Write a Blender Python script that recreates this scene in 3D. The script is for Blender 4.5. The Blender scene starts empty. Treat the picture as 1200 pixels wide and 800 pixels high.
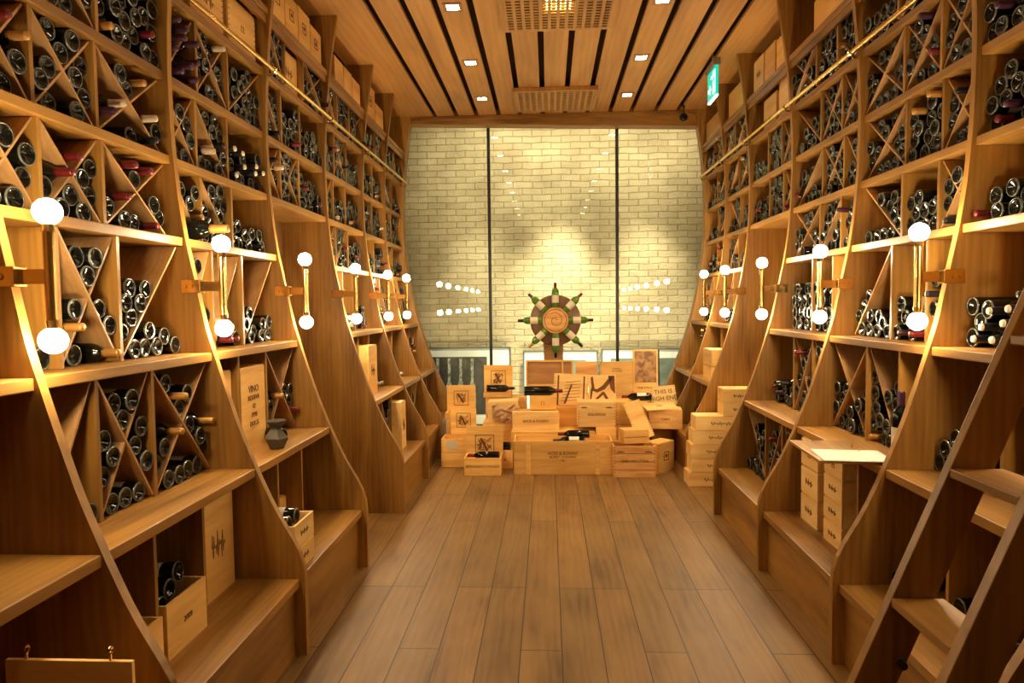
import bpy, bmesh, math, random
from mathutils import Vector, Matrix, Euler
random.seed(7)
SC = bpy.context.scene
COL = SC.collection
PI = math.pi

# ------------------------------------------------------------------ materials
def new_mat(name):
    m = bpy.data.materials.new(name); m.use_nodes = True
    nt = m.node_tree; b = nt.nodes.get('Principled BSDF')
    return m, nt, b

def simple(name, col, rough=.5, metal=0., spec=.5, emit=None, es=0., coat=0.):
    m, nt, b = new_mat(name)
    b.inputs['Base Color'].default_value = (*col, 1)
    b.inputs['Roughness'].default_value = rough
    b.inputs['Metallic'].default_value = metal
    b.inputs['Specular IOR Level'].default_value = spec
    b.inputs['Coat Weight'].default_value = coat
    if emit:
        b.inputs['Emission Color'].default_value = (*emit, 1)
        b.inputs['Emission Strength'].default_value = es
    return m

def ramp(nt, fac, stops):
    r = nt.nodes.new('ShaderNodeValToRGB'); e = r.color_ramp.elements
    while len(e) < len(stops): e.new(.5)
    for k, (p, c) in enumerate(stops):
        e[k].position = p; e[k].color = (*c, 1)
    nt.links.new(fac, r.inputs[0]); return r.outputs[0]

def wood(name, dark, light, axis='Z', rough=.42, scale=1., bump=.12, vary=.12, knots=False):
    """oak or pine: long fibres along the given axis"""
    m, nt, b = new_mat(name); L = nt.links; N = nt.nodes
    tc = N.new('ShaderNodeTexCoord'); oi = N.new('ShaderNodeObjectInfo')
    off = N.new('ShaderNodeVectorMath'); off.operation = 'MULTIPLY_ADD'
    sc = N.new('ShaderNodeVectorMath'); sc.operation = 'SCALE'; sc.inputs['Scale'].default_value = 7.3
    comb = N.new('ShaderNodeCombineXYZ')
    for k in range(3): L.new(oi.outputs['Random'], comb.inputs[k])
    L.new(comb.outputs[0], sc.inputs[0])
    add = N.new('ShaderNodeVectorMath'); add.operation = 'ADD'
    L.new(tc.outputs['Object'], add.inputs[0]); L.new(sc.outputs[0], add.inputs[1])
    def mapped(long, cross):
        mp = N.new('ShaderNodeMapping'); s = [cross]*3; s['XYZ'.index(axis)] = long
        mp.inputs['Scale'].default_value = [v*scale for v in s]
        L.new(add.outputs[0], mp.inputs[0]); return mp.outputs[0]
    n1 = N.new('ShaderNodeTexNoise'); n1.inputs['Scale'].default_value = 1; n1.inputs['Detail'].default_value = 3
    n1.inputs['Distortion'].default_value = .8
    L.new(mapped(.9, 5.5), n1.inputs['Vector'])
    n2 = N.new('ShaderNodeTexNoise'); n2.inputs['Scale'].default_value = 1; n2.inputs['Detail'].default_value = 5
    L.new(mapped(6, 110), n2.inputs['Vector'])
    w = N.new('ShaderNodeTexWave'); w.wave_type = 'BANDS'; w.bands_direction = {'Z': 'X', 'X': 'Y', 'Y': 'X'}[axis]
    w.inputs['Scale'].default_value = 1; w.inputs['Distortion'].default_value = 9; w.inputs['Detail'].default_value = 2
    w.inputs['Detail Scale'].default_value = 1.1
    L.new(mapped(1.1, 9), w.inputs['Vector'])
    a = N.new('ShaderNodeMath'); a.operation = 'MULTIPLY_ADD'; L.new(n2.outputs[0], a.inputs[0]); a.inputs[1].default_value = .20
    L.new(n1.outputs[0], a.inputs[2])
    c = N.new('ShaderNodeMath'); c.operation = 'MULTIPLY_ADD'; L.new(w.outputs[0], c.inputs[0]); c.inputs[1].default_value = .10
    L.new(a.outputs[0], c.inputs[2])
    col = ramp(nt, c.outputs[0], [(.40, dark), (.82, light)])
    hsv = N.new('ShaderNodeHueSaturation'); L.new(col, hsv.inputs['Color'])
    v = N.new('ShaderNodeMath'); v.operation = 'MULTIPLY_ADD'; L.new(oi.outputs['Random'], v.inputs[0])
    v.inputs[1].default_value = vary*2; v.inputs[2].default_value = 1-vary
    L.new(v.outputs[0], hsv.inputs['Value']); L.new(hsv.outputs[0], b.inputs['Base Color'])
    b.inputs['Roughness'].default_value = rough
    bp = N.new('ShaderNodeBump'); bp.inputs['Strength'].default_value = bump; bp.inputs['Distance'].default_value = .004
    L.new(n2.outputs[0], bp.inputs['Height']); L.new(bp.outputs[0], b.inputs['Normal'])
    return m

OAKD, OAKL = (.172, .072, .011), (.41, .198, .036)
M = {}
for ax in 'XYZ':
    M['oak'+ax] = wood('oak_grain_'+ax.lower(), OAKD, OAKL, ax)
M['lattice'] = wood('lattice_oak', (.30, .15, .05), (.52, .29, .11), 'Z')
M['ceil'] = wood('ceiling_oak', (.36, .165, .038), (.58, .295, .078), 'Y', rough=.5, scale=.6)
M['dark'] = simple('dark_gap', (.07, .034, .014), .9)
M['backer'] = wood('back_panel_oak', (.11, .046, .012), (.20, .09, .026), 'Z', rough=.6)
M['pineX'] = wood('pine_crate', (.66, .335, .075), (.92, .565, .165), 'X', rough=.55, scale=1.3, vary=.16)
M['pineP'] = wood('pale_pine_crate', (.74, .42, .125), (.95, .65, .25), 'X', rough=.55, scale=1.3, vary=.10)
M['pineO'] = wood('orange_pine_crate', (.58, .25, .06), (.88, .52, .18), 'X', rough=.5, scale=2.2, vary=.08)
M['pineB'] = wood('brown_crate', (.30, .13, .045), (.46, .23, .08), 'X', rough=.5, scale=1.3, vary=.08)
M['ink'] = simple('stencil_ink', (.035, .018, .008), .8)
M['inkB'] = simple('burnt_ink', (.15, .058, .018), .8)
M['brass'] = simple('brass', (.80, .52, .18), .18, 1.)
M['bulb'] = simple('globe_bulb_glow', (1, .9, .7), .3, emit=(1, .785, .47), es=1)
M['spot'] = simple('downlight_glow', (1, .9, .7), .3, emit=(1, .86, .62), es=1)
M['yellow'] = simple('yellow_lamp_glow', (1, .8, .3), .3, emit=(1, .72, .22), es=16)
M['glass'] = simple('dark_bottle_glass', (.004, .0045, .003), .09, spec=.42)
M['rim'] = simple('bottle_rim_painted_glint', (.10, .104, .085), .2, spec=.8)  # paler glass colour paints the bright glint along the base edge
M['green'] = simple('green_bottle_glass', (.09, .20, .02), .1, spec=.6)
M['cap_red'] = simple('red_foil', (.16, .012, .014), .35, .3)
M['cap_black'] = simple('black_foil', (.012, .011, .014), .3, .3)
M['cap_gold'] = simple('gold_foil', (.50, .25, .06), .35, .5)
M['cap_white'] = simple('pale_foil', (.55, .42, .28), .4)
M['cap_purple'] = simple('purple_foil', (.055, .014, .035), .35, .3)
M['paper'] = simple('label_paper', (.72, .62, .45), .7)
M['tan'] = simple('tan_label_paper', (.52, .34, .16), .7)
M['white'] = simple('white_paper', (.80, .76, .66), .7)
M['black'] = simple('black_metal', (.012, .012, .012), .4)
M['pewter'] = simple('grey_glazed_ceramic', (.085, .075, .06), .3, .2)
M['frame'] = simple('grey_picture_frame', (.10, .11, .10), .4)
M['mat'] = simple('white_picture_mat', (.72, .75, .66), .7)
M['exitw'] = simple('exit_white', (.8, 1, .95), .4, emit=(.75, 1, .95), es=2.2)
M['exitg'] = simple('exit_green', (0, .35, .22), .4, emit=(.0, .55, .36), es=1.1)
M['grey'] = simple('grey_plastic', (.22, .18, .13), .5)
M['card'] = simple('packing_card', (.50, .30, .15), .8)

def brick_mat():
    m, nt, b = new_mat('pale_painted_brick'); N = nt.nodes; L = nt.links
    tc = N.new('ShaderNodeTexCoord'); sp = N.new('ShaderNodeSeparateXYZ'); cb = N.new('ShaderNodeCombineXYZ')
    L.new(tc.outputs['Object'], sp.inputs[0]); L.new(sp.outputs[0], cb.inputs[0]); L.new(sp.outputs[2], cb.inputs[1])
    n = N.new('ShaderNodeTexNoise'); n.inputs['Scale'].default_value = 5; n.inputs['Detail'].default_value = 4
    L.new(cb.outputs[0], n.inputs[0])
    mx = N.new('ShaderNodeMixRGB'); mx.blend_type = 'LINEAR_LIGHT'; mx.inputs[0].default_value = .018
    L.new(cb.outputs[0], mx.inputs[1]); L.new(n.outputs['Color'], mx.inputs[2])
    br = N.new('ShaderNodeTexBrick'); br.inputs['Scale'].default_value = 1
    br.inputs['Brick Width'].default_value = .255; br.inputs['Row Height'].default_value = .085
    br.inputs['Mortar Size'].default_value = .0075; br.inputs['Mortar Smooth'].default_value = .5
    br.inputs['Color1'].default_value = (.60, .52, .33, 1); br.inputs['Color2'].default_value = (.50, .42, .25, 1)
    br.inputs['Mortar'].default_value = (.40, .33, .19, 1); br.inputs['Bias'].default_value = -.2
    L.new(mx.outputs[0], br.inputs[0])
    n2 = N.new('ShaderNodeTexNoise'); n2.inputs['Scale'].default_value = 1.3; n2.inputs['Detail'].default_value = 6
    L.new(cb.outputs[0], n2.inputs[0])
    st = ramp(nt, n2.outputs[0], [(.38, (.72, .70, .64)), (.62, (1.08, 1.06, 1.02))])
    mu = N.new('ShaderNodeMixRGB'); mu.blend_type = 'MULTIPLY'; mu.inputs[0].default_value = 1
    L.new(br.outputs['Color'], mu.inputs[1]); L.new(st, mu.inputs[2]); L.new(mu.outputs[0], b.inputs['Base Color'])
    b.inputs['Roughness'].default_value = .85
    n3 = N.new('ShaderNodeTexNoise'); n3.inputs['Scale'].default_value = 40; n3.inputs['Detail'].default_value = 3
    L.new(cb.outputs[0], n3.inputs[0])
    h = N.new('ShaderNodeMath'); h.operation = 'MULTIPLY_ADD'; L.new(br.outputs['Fac'], h.inputs[0]); h.inputs[1].default_value = -1
    L.new(n3.outputs[0], h.inputs[2])
    bp = N.new('ShaderNodeBump'); bp.inputs['Strength'].default_value = .8; bp.inputs['Distance'].default_value = .012
    L.new(h.outputs[0], bp.inputs['Height']); L.new(bp.outputs[0], b.inputs['Normal'])
    return m
M['brick'] = brick_mat()

def floor_mat():
    m, nt, b = new_mat('oak_floor_planks'); N = nt.nodes; L = nt.links
    tc = N.new('ShaderNodeTexCoord'); sp = N.new('ShaderNodeSeparateXYZ'); cb = N.new('ShaderNodeCombineXYZ')
    L.new(tc.outputs['Object'], sp.inputs[0])
    ax = N.new('ShaderNodeMath'); ax.operation = 'ADD'; ax.inputs[1].default_value = 1.91+.008
    L.new(sp.outputs[0], ax.inputs[0]); L.new(sp.outputs[1], cb.inputs[0]); L.new(ax.outputs[0], cb.inputs[1])
    br = N.new('ShaderNodeTexBrick'); br.offset = .37; br.offset_frequency = 3; br.squash = 1
    br.inputs['Scale'].default_value = 1
    br.inputs['Brick Width'].default_value = 1.9; br.inputs['Row Height'].default_value = .191
    br.inputs['Mortar Size'].default_value = .0028; br.inputs['Mortar Smooth'].default_value = .1
    br.inputs['Color1'].default_value = (.78, .78, .78, 1); br.inputs['Color2'].default_value = (1.1, 1.05, 1., 1)
    br.inputs['Mortar'].default_value = (.12, .10, .08, 1)
    L.new(cb.outputs[0], br.inputs[0])
    # fibres run along the planks; each row gets its own figure
    rw = N.new('ShaderNodeMath'); rw.operation = 'DIVIDE'; rw.inputs[1].default_value = .191; L.new(ax.outputs[0], rw.inputs[0])
    fl = N.new('ShaderNodeMath'); fl.operation = 'FLOOR'; L.new(rw.outputs[0], fl.inputs[0])
    mz = N.new('ShaderNodeMath'); mz.operation = 'MULTIPLY'; mz.inputs[1].default_value = 3.71; L.new(fl.outputs[0], mz.inputs[0])
    cc = N.new('ShaderNodeCombineXYZ'); L.new(sp.outputs[0], cc.inputs[0]); L.new(sp.outputs[1], cc.inputs[1]); L.new(mz.outputs[0], cc.inputs[2])
    def mp(s):
        q = N.new('ShaderNodeMapping'); q.inputs['Scale'].default_value = s; L.new(cc.outputs[0], q.inputs[0]); return q.outputs[0]
    w = N.new('ShaderNodeTexWave'); w.bands_direction = 'X'; w.inputs['Scale'].default_value = 1; w.inputs['Distortion'].default_value = 14
    w.inputs['Detail'].default_value = 2; w.inputs['Detail Scale'].default_value = .8; L.new(mp((7, .8, 1)), w.inputs['Vector'])
    n = N.new('ShaderNodeTexNoise'); n.inputs['Scale'].default_value = 1; n.inputs['Detail'].default_value = 5; L.new(mp((70, 4, 1)), n.inputs['Vector'])
    n2 = N.new('ShaderNodeTexNoise'); n2.inputs['Scale'].default_value = 1; n2.inputs['Detail'].default_value = 3; L.new(mp((4, 1.6, 1)), n2.inputs['Vector'])
    a = N.new('ShaderNodeMath'); a.operation = 'MULTIPLY_ADD'; L.new(w.outputs[0], a.inputs[0]); a.inputs[1].default_value = .10; L.new(n2.outputs[0], a.inputs[2])
    c = N.new('ShaderNodeMath'); c.operation = 'MULTIPLY_ADD'; L.new(n.outputs[0], c.inputs[0]); c.inputs[1].default_value = .35; L.new(a.outputs[0], c.inputs[2])
    col = ramp(nt, c.outputs[0], [(.42, (.105, .048, .012)), (.62, (.195, .098, .026)), (.98, (.29, .160, .048))])
    mu = N.new('ShaderNodeMixRGB'); mu.blend_type = 'MULTIPLY'; mu.inputs[0].default_value = 1
    L.new(col, mu.inputs[1]); L.new(br.outputs['Color'], mu.inputs[2]); L.new(mu.outputs[0], b.inputs['Base Color'])
    b.inputs['Roughness'].default_value = .46; b.inputs['Specular IOR Level'].default_value = .4
    bp = N.new('ShaderNodeBump'); bp.inputs['Strength'].default_value = .25; bp.inputs['Distance'].default_value = .004
    L.new(c.outputs[0], bp.inputs['Height']); L.new(bp.outputs[0], b.inputs['Normal'])
    return m
M['floor'] = floor_mat()

def pane_mat():
    m, nt, b = new_mat('clear_glass_pane'); N = nt.nodes; L = nt.links
    N.remove(b)
    tr = N.new('ShaderNodeBsdfTransparent'); gl = N.new('ShaderNodeBsdfGlossy'); gl.inputs['Roughness'].default_value = .01
    tr.inputs[0].default_value = (.93, .95, .90, 1)
    fr = N.new('ShaderNodeFresnel'); fr.inputs[0].default_value = 1.5
    mx = N.new('ShaderNodeMixShader'); L.new(fr.outputs[0], mx.inputs[0]); L.new(tr.outputs[0], mx.inputs[1]); L.new(gl.outputs[0], mx.inputs[2])
    L.new(mx.outputs[0], N['Material Output'].inputs[0]); return m
M['pane'] = pane_mat()

def print_mat(name, lo, hi, sx, sz, dist=3.):
    m, nt, b = new_mat(name); N = nt.nodes; L = nt.links
    tc = N.new('ShaderNodeTexCoord'); mp = N.new('ShaderNodeMapping'); mp.inputs['Scale'].default_value = (sx, 1, sz)
    L.new(tc.outputs['Object'], mp.inputs[0])
    n = N.new('ShaderNodeTexNoise'); n.inputs['Scale'].default_value = 1; n.inputs['Detail'].default_value = 4; n.inputs['Distortion'].default_value = dist
    L.new(mp.outputs[0], n.inputs[0])
    L.new(ramp(nt, n.outputs[0], [(.38, lo), (.62, hi)]), b.inputs['Base Color'])
    b.inputs['Roughness'].default_value = .4
    return m
M['photo'] = print_mat('monochrome_print', (.03, .03, .025), (.06, .06, .05), 9, 3)
M['shade'] = print_mat('print_highlight', (.10, .10, .08), (.50, .52, .42), 14, 8)
M['greyprint'] = print_mat('grey_green_print', (.10, .13, .10), (.16, .20, .15), 3, 3)
M['burnt'] = print_mat('burnt_stave_pattern', (.22, .09, .03), (.55, .30, .11), 14, 12, 1.)

# ------------------------------------------------------------------ mesh helpers
def link(o, parent=None):
    COL.objects.link(o)
    if parent: o.parent = parent
    return o

def obj(name, bm, mat, parent=None, smooth=False, bevel=0.):
    if bevel:
        bmesh.ops.bevel(bm, geom=[e for e in bm.edges], offset=bevel, segments=2, affect='EDGES', profile=.6)
    bmesh.ops.recalc_face_normals(bm, faces=bm.faces)
    me = bpy.data.meshes.new(name); bm.to_mesh(me); bm.free()
    for x in (mat if isinstance(mat, (list, tuple)) else [mat]): me.materials.append(x)
    if smooth:
        for p in me.polygons: p.use_smooth = True
    return link(bpy.data.objects.new(name, me), parent)

def box(bm, x0, x1, y0, y1, z0, z1, mi=0):
    v = [bm.verts.new((x, y, z)) for z in (z0, z1) for y in (y0, y1) for x in (x0, x1)]
    for f in ((0, 2, 3, 1), (4, 5, 7, 6), (0, 1, 5, 4), (1, 3, 7, 5), (3, 2, 6, 7), (2, 0, 4, 6)):
        bm.faces.new([v[i] for i in f]).material_index = mi
    return v

def bbox(*a): bm = bmesh.new(); box(bm, *a); return bm

def prism(bm, pts, axis, a, b, mi=0):
    """pts: 2-D outline; extruded between a and b along the axis ('y': pts are (x,z); 'x': pts are (y,z))"""
    mk = (lambda p, t: (p[0], t, p[1])) if axis == 'y' else (lambda p, t: (t, p[0], p[1])) if axis == 'x' else (lambda p, t: (p[0], p[1], t))
    A = [bm.verts.new(mk(p, a)) for p in pts]; B = [bm.verts.new(mk(p, b)) for p in pts]
    bm.faces.new(A).material_index = mi; bm.faces.new(B[::-1]).material_index = mi
    n = len(pts)
    for i in range(n):
        bm.faces.new((A[i], B[i], B[(i+1) % n], A[(i+1) % n])).material_index = mi

def tube(bm, p, q, r, n=12, r2=None, mi=0, caps=True):
    p, q = Vector(p), Vector(q); d = (q-p).normalized(); r2 = r if r2 is None else r2
    u = d.orthogonal().normalized(); v = d.cross(u)
    A = [bm.verts.new(p+(u*math.cos(2*PI*i/n)+v*math.sin(2*PI*i/n))*r) for i in range(n)]
    B = [bm.verts.new(q+(u*math.cos(2*PI*i/n)+v*math.sin(2*PI*i/n))*r2) for i in range(n)]
    for i in range(n): bm.faces.new((A[i], A[(i+1) % n], B[(i+1) % n], B[i])).material_index = mi
    if caps: bm.faces.new(A[::-1]).material_index = mi; bm.faces.new(B).material_index = mi

def lathe(bm, prof, n=20, axis='x', mi=0, mat=None, a0=0., a1=2*PI):
    """prof: (t, r) pairs, t along the axis"""
    rings = []; full = abs(a1-a0-2*PI) < 1e-6; m = n if full else n+1
    for t, r in prof:
        if r < 1e-6:
            p = (t, 0, 0) if axis == 'x' else (0, 0, t)
            rings.append([bm.verts.new(mat @ Vector(p) if mat else p)])
        else:
            R = []
            for i in range(m):
                a = a0+(a1-a0)*i/n
                p = (t, r*math.cos(a), r*math.sin(a)) if axis == 'x' else (r*math.cos(a), r*math.sin(a), t)
                R.append(bm.verts.new(mat @ Vector(p) if mat else p))
            rings.append(R)
    for A, B in zip(rings, rings[1:]):
        for i in range(n):
            j = (i+1) % m
            if len(A) == 1 and len(B) == 1: continue
            if len(A) == 1: f = bm.faces.new((A[0], B[i], B[j]))
            elif len(B) == 1: f = bm.faces.new((A[i], B[0], A[j]))
            else: f = bm.faces.new((A[i], B[i], B[j], A[j]))
            f.material_index = mi; f.smooth = True

def thing(name, label, cat, loc=(0, 0, 0), rotz=0., group=None, rot=None):
    o = bpy.data.objects.new(name, None); COL.objects.link(o); o.empty_display_size = .05
    o.location = loc; o.rotation_euler = rot if rot else (0, 0, rotz)
    return tag(o, label, cat, group)

def tag(o, label, cat, group=None):
    o['label'] = label; o['category'] = cat
    if group: o['group'] = group
    return o

def struct(o): o['kind'] = 'structure'; return o

def copy_tree(o, parent=None):
    c = o.copy(); COL.objects.link(c)
    if parent: c.parent = parent
    for ch in list(o.children): copy_tree(ch, c)
    return c

def text(name, s, size, mat, parent, loc, rot=(PI/2, 0, 0), align='CENTER', sx=1.):
    cu = bpy.data.curves.new('t', 'FONT'); cu.body = s; cu.size = size; cu.align_x = align; cu.align_y = 'CENTER'; cu.extrude = .0008
    cu.resolution_u = 2
    t = bpy.data.objects.new('t', cu); COL.objects.link(t)
    dg = bpy.context.evaluated_depsgraph_get()
    me = bpy.data.meshes.new_from_object(t.evaluated_get(dg)); bpy.data.objects.remove(t); bpy.data.curves.remove(cu)
    me.name = name; me.materials.clear(); me.materials.append(mat)
    o = link(bpy.data.objects.new(name, me), parent); o.location = loc; o.rotation_euler = rot; o.scale = (sx, 1, 1)
    return o

# ------------------------------------------------------------------ layout constants (metres)
PZ = [0, .40, .45, .50, .68, .83, 1.04, 1.27, 1.5, 1.64, 1.74, 1.93, 2.1, 2.35, 2.65, 2.85, 3.0, 3.2, 3.4, 3.6, 3.80]
PX = [1.180, 1.178, 1.186, 1.207, 1.312, 1.378, 1.462, 1.535, 1.602, 1.63, 1.65, 1.688, 1.712, 1.732, 1.738, 1.732, 1.722, 1.705, 1.68, 1.65, 1.615]
def prof(z):
    for i in range(len(PZ)-1):
        if z <= PZ[i+1]: return PX[i]+(PX[i+1]-PX[i])*(z-PZ[i])/(PZ[i+1]-PZ[i])
    return PX[-1]
def prof_s(z, h=.045): return (prof(max(0, z-h))+2*prof(z)+prof(z+h))/4
RY = [.885, 1.958, 3.033, 4.097, 5.186, 6.249, 7.079, 7.983]
SH = [.36, .87, 1.40, 1.92, 2.285, 2.655, 3.025, 3.375]
CEIL = 3.78
BACK = 2.08
DIV = (.285, .615)
RT = .017            # half thickness of a rib

# ------------------------------------------------------------------ room shell
fl = struct(obj('floor', bbox(-2.2, 2.2, -2.2, 9.3, -.05, 0), M['floor']))
struct(obj('wall_back', bbox(-2.6, 2.6, 9.2, 9.4, 0, 4.1), M['brick']))
struct(obj('wall_left', bbox(-2.2, -2.11, -2.2, 9.2, 0, 4.1), M['backer']))
struct(obj('wall_right', bbox(2.11, 2.2, -2.2, 9.2, 0, 4.1), M['backer']))
struct(obj('wall_front', bbox(-2.2, 2.2, -2.3, -2.2, 0, 4.0), M['oakZ']))
bm = bmesh.new()                      # ceiling: wide boards with open joints under a dark deck
edges = [-1.87, -1.34, -1.09, -.86, -.605, -.36, -.10, .153, .406, .665, .905, 1.175, 1.43, 1.87]
for i in range(len(edges)-1):
    a = edges[i]+(.025 if i else 0); b = edges[i+1]-(.025 if i < len(edges)-2 else 0)
    box(bm, a, b, -2.2, 7.99, CEIL, CEIL+.03)
ce = obj('ceiling', bm, M['ceil'], bevel=.003); struct(ce)
struct(obj('ceiling_deck', bbox(-2.2, 2.2, -2.2, 8.05, CEIL+.075, CEIL+.12), M['dark']))
struct(obj('ceiling_niche', bbox(-2.2, 2.2, 8.05, 9.2, 4.06, 4.1), M['brick']))
bm = bmesh.new()                      # end beam: a little deeper on the right, with a cornice roll
prism(bm, [(-2.1, 4.06), (2.1, 4.06), (2.1, CEIL-.19), (-2.1, CEIL-.06)], 'y', 7.99, 8.16)
struct(obj('trim_1', bm, M['oakX'], bevel=.006))
struct(obj('trim_2', bbox(-1.9, 1.9, 7.955, 7.99, CEIL-.05, CEIL), M['oakX'], bevel=.008))

# ------------------------------------------------------------------ racks
ALCOVE = {('L', 4), ('R', 5)}         # bay number = number of the rib at its far end
BAYNAME = {('L', 1): 'left bay cut by photo edge', ('L', 2): 'nearest full left bay', ('L', 3): 'left bay with grey vase',
           ('L', 4): 'left bay over empty alcove', ('L', 5): 'left bay after the alcove', ('L', 6): 'second-last left bay', ('L', 7): 'last left bay',
           ('R', 1): 'right bay nearest viewer', ('R', 2): 'right bay behind ladder', ('R', 3): 'right bay with paper tray',
           ('R', 4): 'right bay before the alcove', ('R', 5): 'right bay over empty alcove', ('R', 6): 'second-last right bay', ('R', 7): 'last right bay'}
RACKLABEL = {('L', 1): 'built-in oak rack bay at the left photo edge, wide shelves with one crate',
             ('L', 2): 'nearest full left oak rack bay, holding an open crate of bottles at its foot',
             ('L', 3): 'left oak rack bay with the grey vase on its shelf and a step of crates',
             ('L', 4): 'left oak rack bay with a tall empty alcove under its bottle shelves',
             ('L', 5): 'left oak rack bay just beyond the tall empty alcove',
             ('L', 6): 'narrow left oak rack bay, second from the glass wall',
             ('L', 7): 'left oak rack bay ending in a thick post beside the glass wall',
             ('R', 1): 'right oak rack bay nearest the viewer, mostly outside the photo',
             ('R', 2): 'right oak rack bay directly behind the leaning wooden ladder',
             ('R', 3): 'right oak rack bay with the paper-covered tray and stacked crates inside',
             ('R', 4): 'right oak rack bay with a tight square block of bottles, before the alcove',
             ('R', 5): 'right oak rack bay with a tall alcove housing a stack of pale crates',
             ('R', 6): 'narrow right oak rack bay just beyond the crate alcove',
             ('R', 7): 'right oak rack bay nearest the glass wall'}

NODIV = {('L', 1, 0), ('L', 1, 1), ('L', 3, 6), ('R', 5, 6)}
LAT = {}   # lattice per (side, bay, level, cell): 'X' both diagonals, 'F' rising away from the viewer, 'B' falling, '-' none
def cells(bay):
    y0, y1 = RY[bay-1]+RT, RY[bay]-RT
    if bay >= 6: return [(y0, y0+.40), (y0+.41, y1)]
    d = [RY[bay-1]+DIV[0], RY[bay-1]+DIV[1]]
    return [(y0, d[0]-.009), (d[0]+.009, d[1]-.009), (d[1]+.009, y1)]
special = {
    ('L', 2, 2): '-XF', ('L', 2, 1): 'FXX', ('L', 2, 3): 'XXX', ('L', 2, 4): 'XXX', ('L', 2, 5): 'FX-', ('L', 2, 6): 'FX-', ('L', 2, 0): '---',
    ('R', 5, 6): '---', ('L', 3, 6): '---', ('L', 4, 6): 'X-X', ('L', 3, 0): '---', ('L', 3, 1): '--X', ('L', 3, 2): 'XFF', ('L', 3, 3): 'BB-', ('L', 3, 4): 'XB-', ('L', 3, 5): 'FXF',
    ('L', 1, 0): '---', ('L', 1, 1): '---', ('L', 5, 1): '---', ('L', 5, 0): 'FB-',
    ('R', 2, 0): '---', ('R', 2, 1): '-F-', ('R', 2, 2): '---', ('R', 2, 3): 'FX-',
    ('R', 3, 0): '---', ('R', 3, 1): '-FX', ('R', 3, 2): 'B-B', ('R', 3, 3): 'X-F', ('R', 3, 4): 'X-X', ('R', 3, 5): 'XXX',
    ('R', 4, 2): '---', ('R', 4, 1): 'XX-', ('R', 4, 0): 'XBF', ('L', 6, 1): '--', ('R', 6, 1): '--', ('R', 6, 0): '--', ('R', 7, 0): '--', ('L', 7, 0): '--'}
rnd = random.Random(3)
def rib_bm(sg, k):
    t0, t1 = (RY[k]-RT, RY[k]+RT) if k < 7 else (RY[k]-.03, RY[k]+.10)
    zs = [0.0]+[i*.06 for i in range(1, 63)]+[CEIL]
    pts = [(sg*prof_s(z), z) for z in zs]+[(sg*(BACK+.02), CEIL), (sg*(BACK+.02), 0)]
    bm = bmesh.new(); prism(bm, pts, 'y', t0, t1)
    bmesh.ops.bevel(bm, geom=[e for e in bm.edges if abs(e.verts[0].co.x) < 1.9 and abs(e.verts[1].co.x) < 1.9 and abs(e.verts[0].co.y-e.verts[1].co.y) < 1e-4 and e.calc_length() < .3],
                    offset=.004, segments=1, affect='EDGES')
    return bm
for side in 'LR':
    sg = -1 if side == 'L' else 1
    for bay in range(1, 8):
        rk = thing('wine_rack', RACKLABEL[side, bay], 'wine rack', (0, 0, 0), group='oak rack bays along the %s wall' % ('left' if sg < 0 else 'right'))
        y0, y1 = RY[bay-1]+RT+.0005, RY[bay]-(RT if bay < 7 else .03)-.0005
        obj('rib', rib_bm(sg, bay), M['oakZ'], rk)
        if bay == 1: obj('rib', rib_bm(sg, 0), M['oakZ'], rk)
        alc = (side, bay) in ALCOVE
        def sbox(xf, xb, a, b, z0, z1):
            x = sorted((sg*xf, sg*xb)); return bbox(x[0], x[1], a, b, z0, z1)
        obj('back_panel', sbox(BACK, BACK+.02, y0, y1, 0, CEIL), M['backer'], rk)
        for i, z in enumerate(SH):
            if alc and i < 4: continue
            xf = min(prof(z), prof(z-.04))+.018 if i else 1.205
            obj('shelf', sbox(xf, BACK, y0, y1, z-.038, z), M['oakY'], rk, bevel=.004)
            if i == 7: obj('shelf_lip', sbox(xf+.012, xf+.03, y0, y1, z-.09, z-.038), M['oakY'], rk)
        if not alc:
            obj('plinth_panel', sbox(1.235, 1.25, y0, y1, .0, SH[0]-.038), M['oakY'], rk)
        for i in range(7):
            if alc and i < 4: continue
            zt = SH[i+1]-.0385; zb = SH[i]+.0005; xf = prof(zt)+.035
            cs = cells(bay)
            nc = len(cs)
            if not (side, bay, i) in special:
                if i >= 6: lat = ''.join(rnd.choice('X---F') for _ in cs)
                elif i == 0: lat = ''.join(rnd.choice('-FB') for _ in cs)
                else: lat = ''.join(rnd.choice('XXFB--' if bay < 5 else 'XFB---') for _ in cs)
            else: lat = special[side, bay, i]
            for j, (a, b) in enumerate(cs):
                if j and (side, bay, i) not in NODIV: obj('divider', sbox(xf, BACK, cs[j-1][1], a, zb, zt), M['oakZ'], rk)
                LAT[side, bay, i, j] = (lat[j] if j < len(lat) else '-', a, b, zb, zt, xf)
                t = .0042
                for ch in ('F', 'B'):
                    if lat[min(j, len(lat)-1)] in (ch, 'X'):
                        p, q = ((a, zb), (b, zt)) if ch == 'F' else ((a, zt), (b, zb))
                        dx, dz = q[0]-p[0], q[1]-p[1]; L_ = math.hypot(dx, dz); ux, uz = dx/L_, dz/L_; nx, nz = -uz, ux
                        e = .008; p = (p[0]+ux*e, p[1]+uz*e); q = (q[0]-ux*e, q[1]-uz*e)
                        pts = [(p[0]+nx*t, p[1]+nz*t), (q[0]+nx*t, q[1]+nz*t), (q[0]-nx*t, q[1]-nz*t), (p[0]-nx*t, p[1]-nz*t)]
                        bm = bmesh.new(); off = .006 if ch == 'F' else .0
                        prism(bm, pts, 'x', *sorted((sg*(xf+.006+off), sg*(xf+.30+off))))
                        obj('lattice_board', bm, M['lattice'], rk)

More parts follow.
